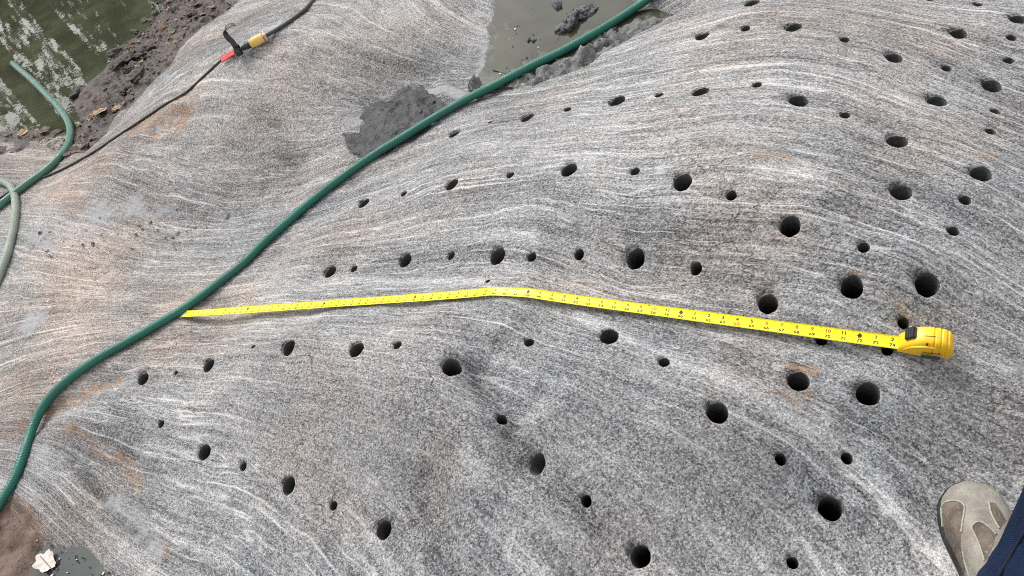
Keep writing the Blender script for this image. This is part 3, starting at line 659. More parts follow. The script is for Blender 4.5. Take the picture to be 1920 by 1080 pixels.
# ------------------------------------------------------------------ hoses and cables
def TH(px, py, h): return cast(px, py, lambda X, Y: top_fn(X, Y) + h)
def laid(pix, r, step=.01, sm=6):
    """a line seen in the photograph laid on the ground as a cable of radius r; dips are bridged smoothly"""
    q = catmull([(x, y, 0) for x, y in pix], 10); q, _ = resample(q, 5.0)
    p = np.array([TH(x, y, r*.95) for x, y, _ in q]); D = np.array([ray(x, y) for x, y, _ in q])
    for it in range(2):
        z = top_fn(p[:, 0], p[:, 1]) + r*.93; z2 = smooth1(z, sm*2); up_ = smooth1(np.maximum(0, z - z2), sm); z2 = np.maximum(z2 + up_*1.2, z - .003); z2 = smooth1(z2, sm)
        p = CAM + D*((z2-HC)/D[:, 2])[:, None]
    p, _ = resample(p, step); return p
def hose_mat(name, c1, c2, dirt, k=190.0, dk=.35, gloss=.38):
    m = new_mat(name, c1, gloss); N = NG(m)
    al = N.attr('along').outputs['Fac']; ca = N.attr('ca').outputs['Fac']; sa = N.attr('sa').outputs['Fac']
    an = N.math('ARCTAN2', sa, ca)
    d1 = N.math('SINE', N.math('ADD', N.math('MULTIPLY', al, k*2*math.pi), N.math('MULTIPLY', an, 5.0)))
    d2 = N.math('SINE', N.math('SUBTRACT', N.math('MULTIPLY', al, k*2*math.pi), N.math('MULTIPLY', an, 5.0)))
    w_ = N.math('MAXIMUM', d1, d2); P = N.obj()
    col = N.mix(N.ramp(w_, .55, .95), c1, c2)
    col = N.mix(N.math('MULTIPLY', N.ramp(N.noise(P, 9, 4, .65), .45, .75), dk), col, dirt)
    N.l(col, N.b.inputs['Base Color']); N.put(N.b.inputs['Roughness'], N.ramp(N.noise(P, 30, 3), .3, .7, gloss-.08, gloss+.2))
    N.l(N.bump(N.math('ADD', w_, N.noise(P, 200, 2)), .35, .0008), N.b.inputs['Normal']); return m
M_HOSE = hose_mat('green_hose', (.009, .115, .082), (.016, .150, .108), (.035, .085, .072), 115, .45)
M_HOSE2 = hose_mat('wet_hose', (.055, .16, .115), (.075, .20, .15), (.17, .24, .20), 120, .5, .25)
M_HOSE3 = hose_mat('faded_hose', (.20, .245, .20), (.25, .29, .24), (.33, .34, .30), 120, .6, .45)
def hose(name, pix, r, mat, label, group=None, sm=8, seg=18, dip=0):
    p = laid(pix, r, .008, sm)
    if dip: k = np.arange(len(p)); p[:, 2] -= .05*np.clip(1-k/dip, 0, 1)
    me = tube(name, p, r, seg); return tag(link(name, me, mat), label, 'hose', group), p
HR = .0131
hose('garden_hose', [(1250,-32),(1228,-12),(1205,5),(1160,35),(1110,65),(1050,98),(1000,122),(940,153),(880,183),(820,217),(760,254),(700,291),(640,333),(590,372),(540,415),(500,450),(460,490),(420,522),
 (380,553),(340,581),(290,611),(240,640),(190,668),(140,702),(105,733),(80,765),(62,800),(45,850),(28,895),(5,935),(-20,975),(-45,1015)], HR, M_HOSE,
 'long green braided hose running diagonally across the whole rock')
hose('garden_hose', [(12,106),(28,122),(60,150),(90,180),(115,208),(130,235),(130,262),(115,290),(85,320),(50,345),(20,368),(-10,392),(-40,412)], .0150, M_HOSE2,
 'wet pale green hose rising out of the green pool', sm=5, dip=16)
hose('garden_hose', [(-40,338),(-10,338),(8,342),(20,350),(27,365),(29,390),(26,420),(20,450),(10,485),(0,510),(-14,545)], .0150, M_HOSE3,
 'faded grey green hose curving down the left edge of the rock', sm=4)
M_CORD = speck_mat('black_rubber', (.018, .018, .019), (.035, .035, .036), 40, .5, .0004, (.09, .085, .08), .5, 300)
M_CORDG = speck_mat('grey_rubber', (.030, .030, .032), (.06, .06, .06), 30, .5, .0004, (.12, .11, .10), .5, 300)
M_YEL = speck_mat('connector_yellow', (.76, .50, .13), (.84, .58, .18), 30, .45, .0004, (.55, .38, .14), .5, 120)
M_BEIGE = speck_mat('connector_beige', (.55, .40, .30), (.62, .46, .35), 30, .5, .0003)
M_RED = speck_mat('red_vinyl', (.62, .055, .06), (.72, .08, .08), 25, .42, .0005)
M_STEEL = new_mat('steel', (.45, .44, .42), .35, 1.0)
def frame_at(px0, py0, px1, py1, h):
    a, b = TH(px0, py0, h), TH(px1, py1, h); x = b-a; L = np.linalg.norm(x); x /= L
    up = np.array([0, 0, 1.0]); up -= up.dot(x)*x; up /= np.linalg.norm(up); y = np.cross(up, x); return a, x, y, up, L
def lathe(name, o, x, y, z, prof, seg=20):
    """profile (distance along x, radius) turned about x"""
    V = []; Fc = []
    for d, r in prof:
        for k in range(seg):
            t = 2*math.pi*k/seg; V.append(o + x*d + (y*math.cos(t) + z*math.sin(t))*r)
    for i in range(len(prof)-1):
        for k in range(seg): Fc.append((i*seg+k, i*seg+(k+1) % seg, (i+1)*seg+(k+1) % seg, (i+1)*seg+k))
    Fc.append(tuple(range(seg))[::-1]); Fc.append(tuple((len(prof)-1)*seg+k for k in range(seg)))
    return mesh_py(name, V, Fc)
def box(name, o, x, y, z, sx, sy, sz, bev=.0):
    bm = bmesh.new(); bmesh.ops.create_cube(bm, size=1.0)
    bmesh.ops.scale(bm, vec=(sx, sy, sz), verts=bm.verts)
    if bev: bmesh.ops.bevel(bm, geom=bm.edges[:], offset=bev, segments=2, affect='EDGES')
    M = Matrix([[x[i], y[i], z[i], o[i]] for i in range(3)] + [[0, 0, 0, 1]]); bmesh.ops.transform(bm, matrix=M, verts=bm.verts)
    me = bpy.data.meshes.new(name); bm.to_mesh(me); bm.free(); return me
# thick extension lead with the yellow socket
o, x, y, z, L = frame_at(469, 83, 506, 63, .018)
lead = tag(empty('extension_lead'), 'thick dark extension lead ending in a yellow socket', 'cord')
sk = link('socket', lathe('socket', o, x, y, z, [(0, .0125), (.001, .0155), (.016, .0165), (.018, .0175), (.034, .0178), (.036, .0168), (.050, .0168), (.052, .0155), (.053, .013)]), M_YEL, lead)
sk['label'] = 'round yellow plastic socket body'
cl = link('cord_clamp', box('cord_clamp', o + x*.060, x, y, z, .011, .030, .026, .003), M_BEIGE, lead)
for sgn in (-1, 1):
    link('screw', lathe('screw', o + x*.060 + y*.010*sgn + z*.0125, z, x, y, [(0, .0026), (.0016, .0026), (.0019, .0015)], 10), M_STEEL, cl)
cp = laid([(509,61),(530,48),(555,31),(575,14),(590,-6),(600,-30)], .0068, .008, 3)
cp[0] = o + x*.062; cp[1] = o + x*.070; cp[2] = (cp[1]+cp[3])/2
link('cable', tube('cable', cp, .0068, 12), M_CORDG, lead)
# thin cord with plug, hook and loop strap and red tag
cord = tag(empty('power_cord'), 'thin black cord with a red tag and a loose black strap', 'cord')
link('plug', lathe('plug', o - x*.034, x, y, z, [(0, .006), (.004, .0085), (.016, .010), (.018, .012), (.033, .012), (.0345, .010)]), M_CORD, cord)
cp2 = laid([(440,100),(428,106),(415,113),(385,140),(350,172),(310,195),(270,222),(220,255),(180,282),(140,305),(100,325),(60,340),(30,352),(0,371),(-30,386)], .0043, .008, 3)
cp2[0] = o - x*.034; cp2[1] = o - x*.044
link('cable', tube('cable', cp2, .0043, 10), M_CORD, cord)
def ribbon(name, pts, wid, side, th=.0016):
    pts = np.asarray(pts, float); side = np.asarray(side, float); n = len(pts); tg = np.gradient(pts, axis=0); tg /= np.linalg.norm(tg, axis=1)[:, None]
    if side.ndim == 1: side = np.repeat(side[None], n, 0)
    side = side - (side*tg).sum(1)[:, None]*tg; side /= np.linalg.norm(side, axis=1)[:, None]; nr = np.cross(tg, side)
    V = np.concatenate([pts + side*wid/2 + nr*th/2, pts - side*wid/2 + nr*th/2, pts - side*wid/2 - nr*th/2, pts + side*wid/2 - nr*th/2])
    Fc = []
    for i in range(n-1):
        for a in range(4):
            b = (a+1) % 4; Fc.append((a*n+i, a*n+i+1, b*n+i+1, b*n+i))
    Fc += [(0, n, 2*n, 3*n), (n-1, 4*n-1, 3*n-1, 2*n-1)]
    return mesh_py(name, V, Fc, False)
so_ = o - x*.052      # the strap is wound round the cord just behind the plug
wind = [so_ + x*.0004*k + (y*math.cos(t) + z*math.sin(t))*(.0115+.0006*k) for k, t in enumerate(np.linspace(-1.2, 2*math.pi+1.9, 16))]
tail = catmull([wind[-1], wind[-1] + z*.016 + y*.007, wind[-1] + z*.042 + y*.016 - x*.006, wind[-1] + z*.058 + y*.025 + x*.002, wind[-1] + z*.062 + y*.032 + x*.022, wind[-1] + z*.055 + y*.035 + x*.038], 6)
pts = np.vstack([wind, tail[1:]]); n1 = len(wind); n2 = len(pts)-n1
sides = np.vstack([np.repeat(x[None], n1, 0), [x*(1-t) + (y*.75-x*.35+z*.2)*t for t in np.linspace(0, 1, n2)]])
link('strap', ribbon('strap', pts, .019, sides, .0022), M_CORD, cord)
ta, tb = TH(417, 115, .008), TH(443, 99, .010); tx = (tb-ta)/np.linalg.norm(tb-ta); tz = np.array([0, 0, 1.0]); tz -= tz.dot(tx)*tx; tz /= np.linalg.norm(tz); ty = np.cross(tz, tx)
tg_o = (ta+tb)/2 + tz*.006; tz2 = tz*.86 - ty*.5; ty2 = np.cross(tz2, tx)
link('tag', box('tag', tg_o, tx, ty2, tz2, np.linalg.norm(tb-ta)*1.0, .023, .005, .0022), M_RED, cord)
link('tag_wire', tube('tag_wire', catmull([tb+tz*.006, tb+tz*.010+tx*.006, so_+z*.011], 5), .0012, 6), M_STEEL, cord)

# ------------------------------------------------------------------ tape measure
M_BLADE = new_mat('blade_yellow', (.88, .77, .015), .28)
N = NG(M_BLADE); P = N.obj()
N.l(N.mix(N.math('MULTIPLY', N.ramp(N.noise(P, 60, 4, .7), .45, .8), .22), (.88, .77, .015), (.55, .47, .08)), N.b.inputs['Base Color'])
M_INK = new_mat('black_print', (.03, .028, .02), .5); M_INKR = new_mat('red_print', (.45, .10, .03), .5)
M_CASE = speck_mat('case_yellow', (.84, .50, .008), (.90, .55, .012), 20, .33, .0003, (.70, .42, .03), .5, 90)
M_BTN = new_mat('black_plastic', (.022, .022, .024), .38)
BP = [TH(342, 590, .004), TH(955, 547, .006), TH(1684, 643, .009)]
seg1 = np.linspace(BP[0], BP[1], 60); seg2 = np.linspace(BP[1], BP[2], 46)
bl = np.vstack([seg1, seg2[1:]]); zr = top_fn(bl[:, 0], bl[:, 1])
hole_free = smooth1(zr, 4); bl[:, 2] = np.maximum(bl[:, 2], smooth1(np.maximum(bl[:, 2], hole_free + .002), 3))
bl[0] = BP[0]
_w = np.array([-(BP[2]-BP[0])[1], (BP[2]-BP[0])[0]]); _w /= np.linalg.norm(_w)
need = np.max([top_fn(bl[:, 0]+_w[0]*q, bl[:, 1]+_w[1]*q) for q in (-.013, -.006, 0, .006, .013)], 0) + .0008
lift = np.maximum(0, need - bl[:, 2]); lift = np.maximum(lift, smooth1(lift, 4)); lift[-1] = 0; bl[:, 2] += lift
bl = np.vstack([bl[:58], bl[62:]]); bl, sL = resample(bl, .006); bl[:, 2] += .0045*np.exp(-((np.linalg.norm(bl-BP[1], axis=1))/.10)**2)
LB = sL[-1]; kB = np.linalg.norm(bl - BP[1], axis=1).argmin()
INCH = np.interp(np.arange(0, 75), [0, 46.4, 74.35], [.0, sL[kB], LB])
tgb = np.gradient(bl, axis=0); tgb /= np.linalg.norm(tgb, axis=1)[:, None]
tgb = np.stack([smooth1(tgb[:, k], 3) for k in range(3)], 1)
e = .03
nrm = np.stack([-(top_fn(bl[:, 0]+e, bl[:, 1])-top_fn(bl[:, 0]-e, bl[:, 1]))/(2*e), -(top_fn(bl[:, 0], bl[:, 1]+e)-top_fn(bl[:, 0], bl[:, 1]-e))/(2*e), np.ones(len(bl))], 1)
nrm = np.stack([smooth1(nrm[:, k], 14) for k in range(3)], 1); nrm[:, :2] *= .55
nrm -= (nrm*tgb).sum(1)[:, None]*tgb; nrm /= np.linalg.norm(nrm, axis=1)[:, None]
wid = np.cross(nrm, tgb)                       # towards the upper edge of the blade
BW = .0127
def blade_pt(s, t, h=0.0):
    """s metres along, t metres across (positive towards the upper edge)"""
    s = np.clip(s, 0, LB); c = np.stack([np.interp(s, sL, bl[:, k]) for k in range(3)], -1)
    nn = np.stack([np.interp(s, sL, nrm[:, k]) for k in range(3)], -1); ww = np.stack([np.interp(s, sL, wid[:, k]) for k in range(3)], -1)
    t = np.asarray(t)[..., None]; return c + ww*t + nn*((t/BW)**2*.0026 + h)
tape = tag(empty('tape_measure', tuple(BP[2])), 'yellow tape measure with its blade drawn out across the rock', 'tape measure')
bpy.context.view_layer.update()
def kid(name, me, mat, par=tape):
    """child built in world coordinates"""
    o_ = link(name, me, mat); o_.parent = par; o_.matrix_parent_inverse = par.matrix_world.inverted(); return o_
tt = np.linspace(-BW, BW, 9); V = []; n = len(sL)
for t in tt: V.append(blade_pt(sL, np.full(n, t)))
for t in tt: V.append(blade_pt(sL, np.full(n, t), -.0006))
V = np.concatenate(V); Fc = []
m_ = len(tt)
for a in range(m_-1):
    for i in range(n-1):
        Fc.append((a*n+i, a*n+i+1, (a+1)*n+i+1, (a+1)*n+i)); k0 = m_*n; Fc.append((k0+a*n+i, k0+(a+1)*n+i, k0+(a+1)*n+i+1, k0+a*n+i+1))
for a in (0, m_-1):
    for i in range(n-1): Fc.append((a*n+i, m_*n+a*n+i, m_*n+a*n+i+1, a*n+i+1))
blade = kid('blade', mesh_py('blade', V, Fc), M_BLADE)
_tc = {}
def text_all(items):
    obs = []
    for txt, size in items:
        c = bpy.data.curves.new('print', 'FONT'); c.body = txt; c.size = size; c.align_x = 'CENTER'; c.align_y = 'CENTER'; c.resolution_u = 2; c.offset = .00018
        ob = bpy.data.objects.new('print', c); COL.objects.link(ob); obs.append(((txt, size), ob))
    bpy.context.view_layer.update(); dg = bpy.context.evaluated_depsgraph_get()
    for key, ob in obs:
        me = ob.evaluated_get(dg).to_mesh(); _tc[key] = (np.array([(q.co[0]*1.22, q.co[1]) for q in me.vertices]).reshape(-1, 2), [tuple(p.vertices) for p in me.polygons])
    for key, ob in obs: bpy.data.objects.remove(ob)
text_all([(str(k), .0085) for k in range(1, 75)] + [(f'{k}F', .0052) for k in range(1, 7)])
def text_mesh(txt, size): return _tc[(txt, size)]
ink = {'b': ([], []), 'r': ([], [])}
def put(key, v2, f, s0, t0):
    V_, F_ = ink[key]; k0 = len(V_); V_.extend(blade_pt(s0 + v2[:, 0], t0 + v2[:, 1], .00035)); F_.extend([tuple(k0+q for q in p) for p in f])
def rect(key, s0, t0, ws, wt): put(key, np.array([(-ws/2, -wt/2), (ws/2, -wt/2), (ws/2, wt/2), (-ws/2, wt/2)]), [(0, 1, 2, 3)], s0, t0)
for k in range(1, 75):
    s0 = INCH[k]; ft, i_ = divmod(k, 12)
    if i_:
        v_, f_ = text_mesh(str(i_), .0085); put('r' if ft >= 1 and i_ in (6, 7, 8, 9, 10) else 'b', v_, f_, s0, .0048)
    else:
        tri = np.array([(-.0050, .0004), (.0050, .0004), (0, .0062)]); put('b', tri, [(0, 1, 2)], s0, .0030); rect('b', s0, .0022, .0052, .0030)
        v_, f_ = text_mesh(f'{ft}F', .0052); put('r', v_, f_, s0, .0010)
    v_, f_ = text_mesh(str(k), .0085); put('r' if k % 16 == 0 else 'b', v_, f_, s0 + .0004, -.0058)
    if k % 16 == 0:
        for dt in (-.0032, .0032): rect('r', s0, -.0058+dt*1.4, .013, .0006)
        for ds in (-.0065, .0065): rect('r', s0+ds, -.0058, .0006, .009)
for k in range(74):
    for q8 in range(8):
        s0 = INCH[k] + (INCH[k+1]-INCH[k])*q8/8; ln = .0034 if q8 == 0 else (.0024 if q8 == 4 else .0014)
        rect('b', s0 - .0118*(q8 == 0), BW-ln/2-.0003, .00024, ln); rect('b', s0 - .0118*(q8 == 0), -BW+ln/2+.0003, .00024, ln)
for d in (19.2, 38.4, 57.6):
    put('b', np.array([(-.0016, 0), (0, -.0016), (.0016, 0), (0, .0016)]), [(0, 1, 2, 3)], np.interp(d, np.arange(75), INCH), .0098)
for key, nm, mt in (('b', 'black_numerals', M_INK), ('r', 'red_numerals', M_INKR)):
    kid(nm, mesh_py(nm, *ink[key], False), mt, blade)['kind'] = 'stuff'
# steel hook at the free end, with its white warning label
hk = [blade_pt(np.array([q]), np.array([0.0]), .0008)[0] for q in (-0.0, .004, .016)]
h0, w0, n0, t0 = bl[0], wid[0], nrm[0], tgb[0]
kid('end_hook', box('end_hook', h0 + t0*.008 + n0*.0012, t0, w0, n0, .018, .019, .0012, .0003), new_mat('hook_white', (.72, .71, .66), .35))
kid('hook_lip', box('hook_lip', h0 - t0*.0012 - n0*.0035, t0, w0, n0, .0014, .021, .011, .0003), M_STEEL)
# case: rounded sections strung along its length
ax = bl[-1]-bl[-20]; ax[2] = 0; ax /= np.linalg.norm(ax)
c0 = BP[2].copy()
base_n = np.array([np.interp(LB-.02, sL, nrm[:, k]) for k in range(3)]); base_n = base_n*.5 + np.array([0, 0, .5]); base_n /= np.linalg.norm(base_n)
ax -= ax.dot(base_n)*base_n; ax /= np.linalg.norm(ax); ay = np.cross(base_n, ax)
CL = .096
gz = min(float(top_fn(*(c0+ax*q)[:2])) for q in (.01, .05, .09)); cb = c0 - base_n*.0095
def case_sec(u, w_, h, seg=36, ex=3.6, zb=0.0):
    P_ = []
    for k in range(seg):
        t = 2*math.pi*k/seg; c, s_ = math.cos(t), math.sin(t)
        yy = math.copysign(abs(c)**(2/ex), c)*w_/2; zz = (math.copysign(abs(s_)**(2/ex), s_)*.5+.5)*h + zb
        # the top narrows a little towards the ridge
        yy *= 1 - .10*max(0, zz/h-.5)
        P_.append(cb + ax*(u*.90) + ay*yy + base_n*zz)
    return P_
hp = [(0, .020), (.004, .026), (.010, .034), (.018, .043), (.028, .051), (.040, .056), (.055, .058), (.068, .0578), (.078, .0555), (.086, .0505), (.092, .0425), (.0955, .032), (.0965, .022)]
wp = [(0, .031), (.006, .033), (.016, .037), (.03, .042), (.06, .043), (.085, .041), (.093, .035), (.0965, .026)]
us = np.concatenate([np.linspace(0, .054, 16), np.linspace(.0555, .0935, 44), [.0945, .0955, .0962, .0965]])
secs = []
for u in us:
    h = np.interp(u, *zip(*hp)); w_ = np.interp(u, *zip(*wp)); rb = 0.0
    if .056 < u < .0945:
        ph = (u-.059)/.0115; rb = -.0019*max(0, math.cos(2*math.pi*ph))**3
    secs.append(case_sec(u, w_+rb*1.6, h+rb))
seg = 36; V = np.array([p_ for s_ in secs for p_ in s_]); Fc = []
for i in range(len(us)-1):
    for k in range(seg): Fc.append((i*seg+k, i*seg+(k+1) % seg, (i+1)*seg+(k+1) % seg, (i+1)*seg+k))
Fc.append(tuple(range(seg))[::-1]); Fc.append(tuple((len(us)-1)*seg+k for k in range(seg)))
case = kid('case', mesh_py('case', V, Fc), M_CASE)
def on_case(u, yf, lift=0.0):
    h = np.interp(u, *zip(*hp)); return cb + ax*(u*.90) + ay*yf + base_n*(h+lift)
ua, ub = .010, .030; pa, pb = on_case(ua, 0), on_case(ub, 0); bd = (pb-pa)/np.linalg.norm(pb-pa); bnn = np.cross(bd, ay); bnn *= np.sign(bnn @ base_n)
yo = ay*.0035
btn = kid('lock_button', box('lock_button', (pa+pb)/2 + bnn*.0025 + yo, bd, ay, bnn, .021, .023, .008, .002), M_BTN)
for q in range(4):
    kid('grip_ridge', box('grip_ridge', (pa+pb)/2 + bnn*.0068 + yo + bd*(-.0072+.0048*q), bd, ay, bnn, .0022, .021, .0016, .0006), M_BTN, btn)
# raised rim where the two half shells meet the side plate, belt clip, screw
sd = -ay                                       # side that faces down the picture
def side_pt(u, zf): 
    h = np.interp(u, *zip(*hp)); w_ = np.interp(u, *zip(*wp)); return cb + ax*(u*.90) + sd*(w_/2) + base_n*h*zf
rimp = catmull([side_pt(.010, .55) , side_pt(.020, .74), side_pt(.034, .80), side_pt(.050, .80), side_pt(.062, .78)], 8)
kid('shell_rim', tube('shell_rim', rimp - sd*.0010, .0022, 8), M_CASE, case)
clip_o = side_pt(.058, .34) + sd*.0022
M_CLIP = new_mat('clip_steel', (.10, .10, .095), .35, .6)
clipo = kid('belt_clip', box('belt_clip', clip_o, ax, base_n, sd, .030, .017, .0022, .0008), M_CLIP)
kid('clip_edge', box('clip_edge', clip_o + base_n*.0085 + sd*.0009, ax, base_n, sd, .030, .0024, .0032, .0006), M_STEEL, clipo)
sp = side_pt(.046, .93) - sd*.0035
kid('case_screw', lathe('case_screw', sp, (sd+base_n)/math.sqrt(2), ax, np.cross(ax, (sd+base_n)/math.sqrt(2)), [(0, .0022), (.0026, .0022), (.0030, .0012)], 10), M_BTN)
# panel joint on top
for yy in (-.004,):
    jp = np.array([on_case(u, yy, .0002) for u in np.linspace(.036, .060, 8)]); kid('shell_seam', tube('shell_seam', jp, .0005, 6), M_BTN, case)

# ------------------------------------------------------------------ the photographer's shoe and trousers
M_SUEDE = new_mat('suede', rough=.85); N = NG(M_SUEDE); P = N.obj(); yy_ = N.attr('lengthwise').outputs['Fac']
c_ = N.mix(N.ramp(N.noise(P, 24, 5, .65), .3, .7), (.190, .166, .138), (.315, .295, .258))
c_ = N.mix(N.math('MULTIPLY', N.ramp(N.noise(P, 14, 3, .6), .48, .70), .55), c_, (.15, .105, .072))
c_ = N.mix(N.math('MULTIPLY', N.ramp(N.noise(P, 60, 3, .7), .55, .8), .35), c_, (.36, .33, .28))
N.l(c_, N.b.inputs['Base Color']); N.l(N.bump(N.math('ADD', N.noise(P, 500, 3, .7), N.noise(P, 40, 3)), .6, .0015), N.b.inputs['Normal'])
M_SUEDE2 = speck_mat('worn_panel', (.085, .066, .052), (.16, .132, .105), 30, .8, .001, (.24, .19, .16), .3, 160)
M_SOLE = speck_mat('sole_rubber', (.014, .016, .018), (.032, .035, .038), 30, .8, .0012, (.07, .07, .068), .2, 200)
M_THREAD = speck_mat('seam_thread', (.31, .285, .24), (.40, .37, .31), 200, .8, .0004)
M_DENIM = new_mat('denim', rough=.9); N = NG(M_DENIM); P = N.obj()
wv = N.n('ShaderNodeTexWave', wave_type='BANDS'); N.l(P, wv.inputs['Vector']); wv.inputs['Scale'].default_value = 260; wv.inputs['Distortion'].default_value = 2.0
c_ = N.mix(N.ramp(N.noise(P, 14, 4, .6), .35, .7), (.006, .013, .034), (.014, .026, .060)); c_ = N.mix(N.math('MULTIPLY', wv.outputs['Fac'], .30), c_, (.024, .040, .082))
N.b.inputs['Specular IOR Level'].default_value = .08
N.l(c_, N.b.inputs['Base Color']); N.l(N.bump(N.math('ADD', wv.outputs['Fac'], N.noise(P, 30, 3)), .5, .0012), N.b.inputs['Normal'])
toe, mid = T(1808, 917), T(1842, 1045)
toe_z = float(top_fn(toe[0], toe[1])); fdir = (toe-mid); fdir[2] = 0; fdir /= np.linalg.norm(fdir); fx_ = np.array([fdir[1], -fdir[0], 0])
LS = .288
def gz_(p): return float(top_fn(p[0], p[1]))
heel = toe - fdir*LS
hz, tz_ = np.mean([gz_(heel + fdir*q) for q in (.03, .08)]), np.mean([gz_(heel + fdir*q) for q in (.17, .21, .25)])
slope = (tz_-hz)/(.21-.055); s_up = np.array([0, 0, 1.0]); s_f = fdir + s_up*slope; s_f /= np.linalg.norm(s_f); s_u = np.cross(fx_, s_f)
s_o = np.array([heel[0], heel[1], hz - slope*.055 + .002])
LWv = [(0, .012), (.012, .026), (.05, .036), (.1, .037), (.15, .043), (.2, .054), (.235, .054), (.262, .047), (.279, .031), (.288, .010)]
RWv = [(0, .012), (.012, .026), (.05, .034), (.1, .031), (.15, .038), (.2, .052), (.235, .053), (.262, .046), (.279, .031), (.288, .010)]
HTv = [(0, .062), (.012, .085), (.05, .105), (.10, .104), (.14, .086), (.18, .068), (.22, .057), (.255, .047), (.275, .034), (.288, .014)]
def sp_(tab, y): a, b = zip(*tab); return float(np.interp(y, a, b))
def sm_(tab, y): return (sp_(tab, y-.006)+2*sp_(tab, y)+sp_(tab, y+.006))/4 if .01 < y < .275 else sp_(tab, y)
person = tag(empty('person', tuple(s_o)), 'leg of a person in dark blue jeans and a tan suede shoe on the rock', 'person')
bpy.context.view_layer.update()
def pkid(name, me, mat, par=person): return kid(name, me, mat, par)
def build_shoe(O, mirror=1.0, yaw=None):
    X_, Y_, Z_ = fx_*mirror, s_f, s_u
    ys = np.concatenate([np.linspace(0, .27, 40), np.linspace(.273, .288, 8)])
    # sole
    V = []; Fc = []; prof = [(-.004, 0), (.0010, .004), (.0022, .012), (.0018, .020), (-.0005, .024)]
    outl = [(-sm_(LWv, y), y) for y in ys] + [(sm_(RWv, y), y) for y in ys[::-1]]
    outl = np.array(outl); cen = np.array([0, .15]); nrm2 = np.roll(outl, -1, 0)-np.roll(outl, 1, 0); nrm2 = np.stack([-nrm2[:, 1], nrm2[:, 0]], 1); nrm2 /= np.linalg.norm(nrm2, axis=1)[:, None]+1e-9
    nrm2 *= np.sign((nrm2*(outl-cen)).sum(1))[:, None]; m = len(outl)
    for off, z_ in prof:
        for (a, b), (nx_1, ny_1) in zip(outl, nrm2):
            lift = .012*max(0, (b-.22)/.068)**2; V.append(O + X_*(a+nx_1*off) + Y_*(b+ny_1*off) + Z_*(z_+lift*(1-.2*z_/.026)))
    for i in range(len(prof)-1):
        for k in range(m): Fc.append((i*m+k, i*m+(k+1) % m, (i+1)*m+(k+1) % m, (i+1)*m+k))
    Fc.append(tuple(range(m))[::-1]); Fc.append(tuple((len(prof)-1)*m+k for k in range(m)))
    sole = mesh_py('sole', V, Fc)
    # upper
    sgN = 25; V = []; Fc = []; lw = []
    for y in ys:
        l_, r_, h = sm_(LWv, y)-.0012, sm_(RWv, y)-.0012, sm_(HTv, y)
        for k in range(sgN):
            t = math.pi*k/(sgN-1); c, s_ = math.cos(t), math.sin(t)
            xx = -math.copysign(abs(c)**.78, c); xx = xx*(l_ if xx < 0 else r_)
            zz = .018 + (h-.018+.012)*abs(s_)**.80*(1 - .06*max(0, xx/.05))
            lift = .010*max(0, (y-.22)/.068)**2
            cr = .0022*math.sin((y-.12)*95)*max(0, 1-abs(y-.175)/.045)*s_ - .003*math.exp(-((y-.165)/.014)**2)*s_
            V.append(O + X_*xx + Y_*y + Z_*(zz+lift+cr)); lw.append(y)
    for i in range(len(ys)-1):
        for k in range(sgN-1): Fc.append((i*sgN+k, (i+1)*sgN+k, (i+1)*sgN+k+1, i*sgN+k+1))
    me = mesh_py('upper', V, Fc); fattr(me, 'lengthwise', lw); return sole, me, V, Fc
sole, upper, UV_, UF_ = build_shoe(s_o)
shoe = empty('shoe', tuple(s_o)); shoe.parent = person; shoe.matrix_parent_inverse = person.matrix_world.inverted()
bpy.context.view_layer.update()
kid('sole', sole, M_SOLE, shoe); up_o = kid('upper', upper, M_SUEDE, shoe)
from mathutils.bvhtree import BVHTree
bvh = BVHTree.FromPolygons([Vector(v) for v in UV_], [tuple(f) for f in UF_])
def on_shoe(px, py):
    d = ray(px, py); h = bvh.ray_cast(Vector(CAM), Vector(d).normalized())
    if h[0] is None: return None
    nn = np.array(h[1]); nn *= -np.sign(nn @ d); return np.array(h[0]), nn
def zs(pts): return [(1700+a/5.4, 880+b/5.4) for a, b in pts]
SEAMS = [zs([(352,385),(395,335),(470,318),(540,330),(585,372),(580,450),(565,540),(555,640)]), zs([(352,385),(358,480),(372,620),(392,740),(430,850),(490,950),(560,1050),(590,1090)]),
 zs([(905,660),(860,610),(800,560),(740,532),(690,548),(660,590),(690,660),(730,750),(765,850),(790,930)]), zs([(570,830),(590,930),(620,1030),(640,1090)]), zs([(830,330),(850,430),(890,520),(940,600)])]
for ln in SEAMS:
    hit = [on_shoe(a, b) for a, b in np.array(catmull([(a, b, 0) for a, b in ln], 5))[:, :2]]; hit = [h for h in hit if h]
    if len(hit) > 3: kid('seam', tube('seam', np.array([h[0]+h[1]*.0006 for h in hit]), .0015, 6), M_THREAD, shoe)
PANELS = [zs([(356,385),(398,338),(470,322),(540,334),(582,374),(577,450),(562,540),(552,640),(548,760),(570,900),(600,1040),(560,1040),(490,945),(432,845),(395,740),(375,620),(362,480)]),
 zs([(660,590),(692,550),(740,536),(800,564),(860,614),(905,664),(880,760),(830,900),(795,930),(768,850),(733,750),(694,660)]), zs([(832,330),(900,340),(960,430),(1010,520),(950,600),(893,520),(853,430)])]
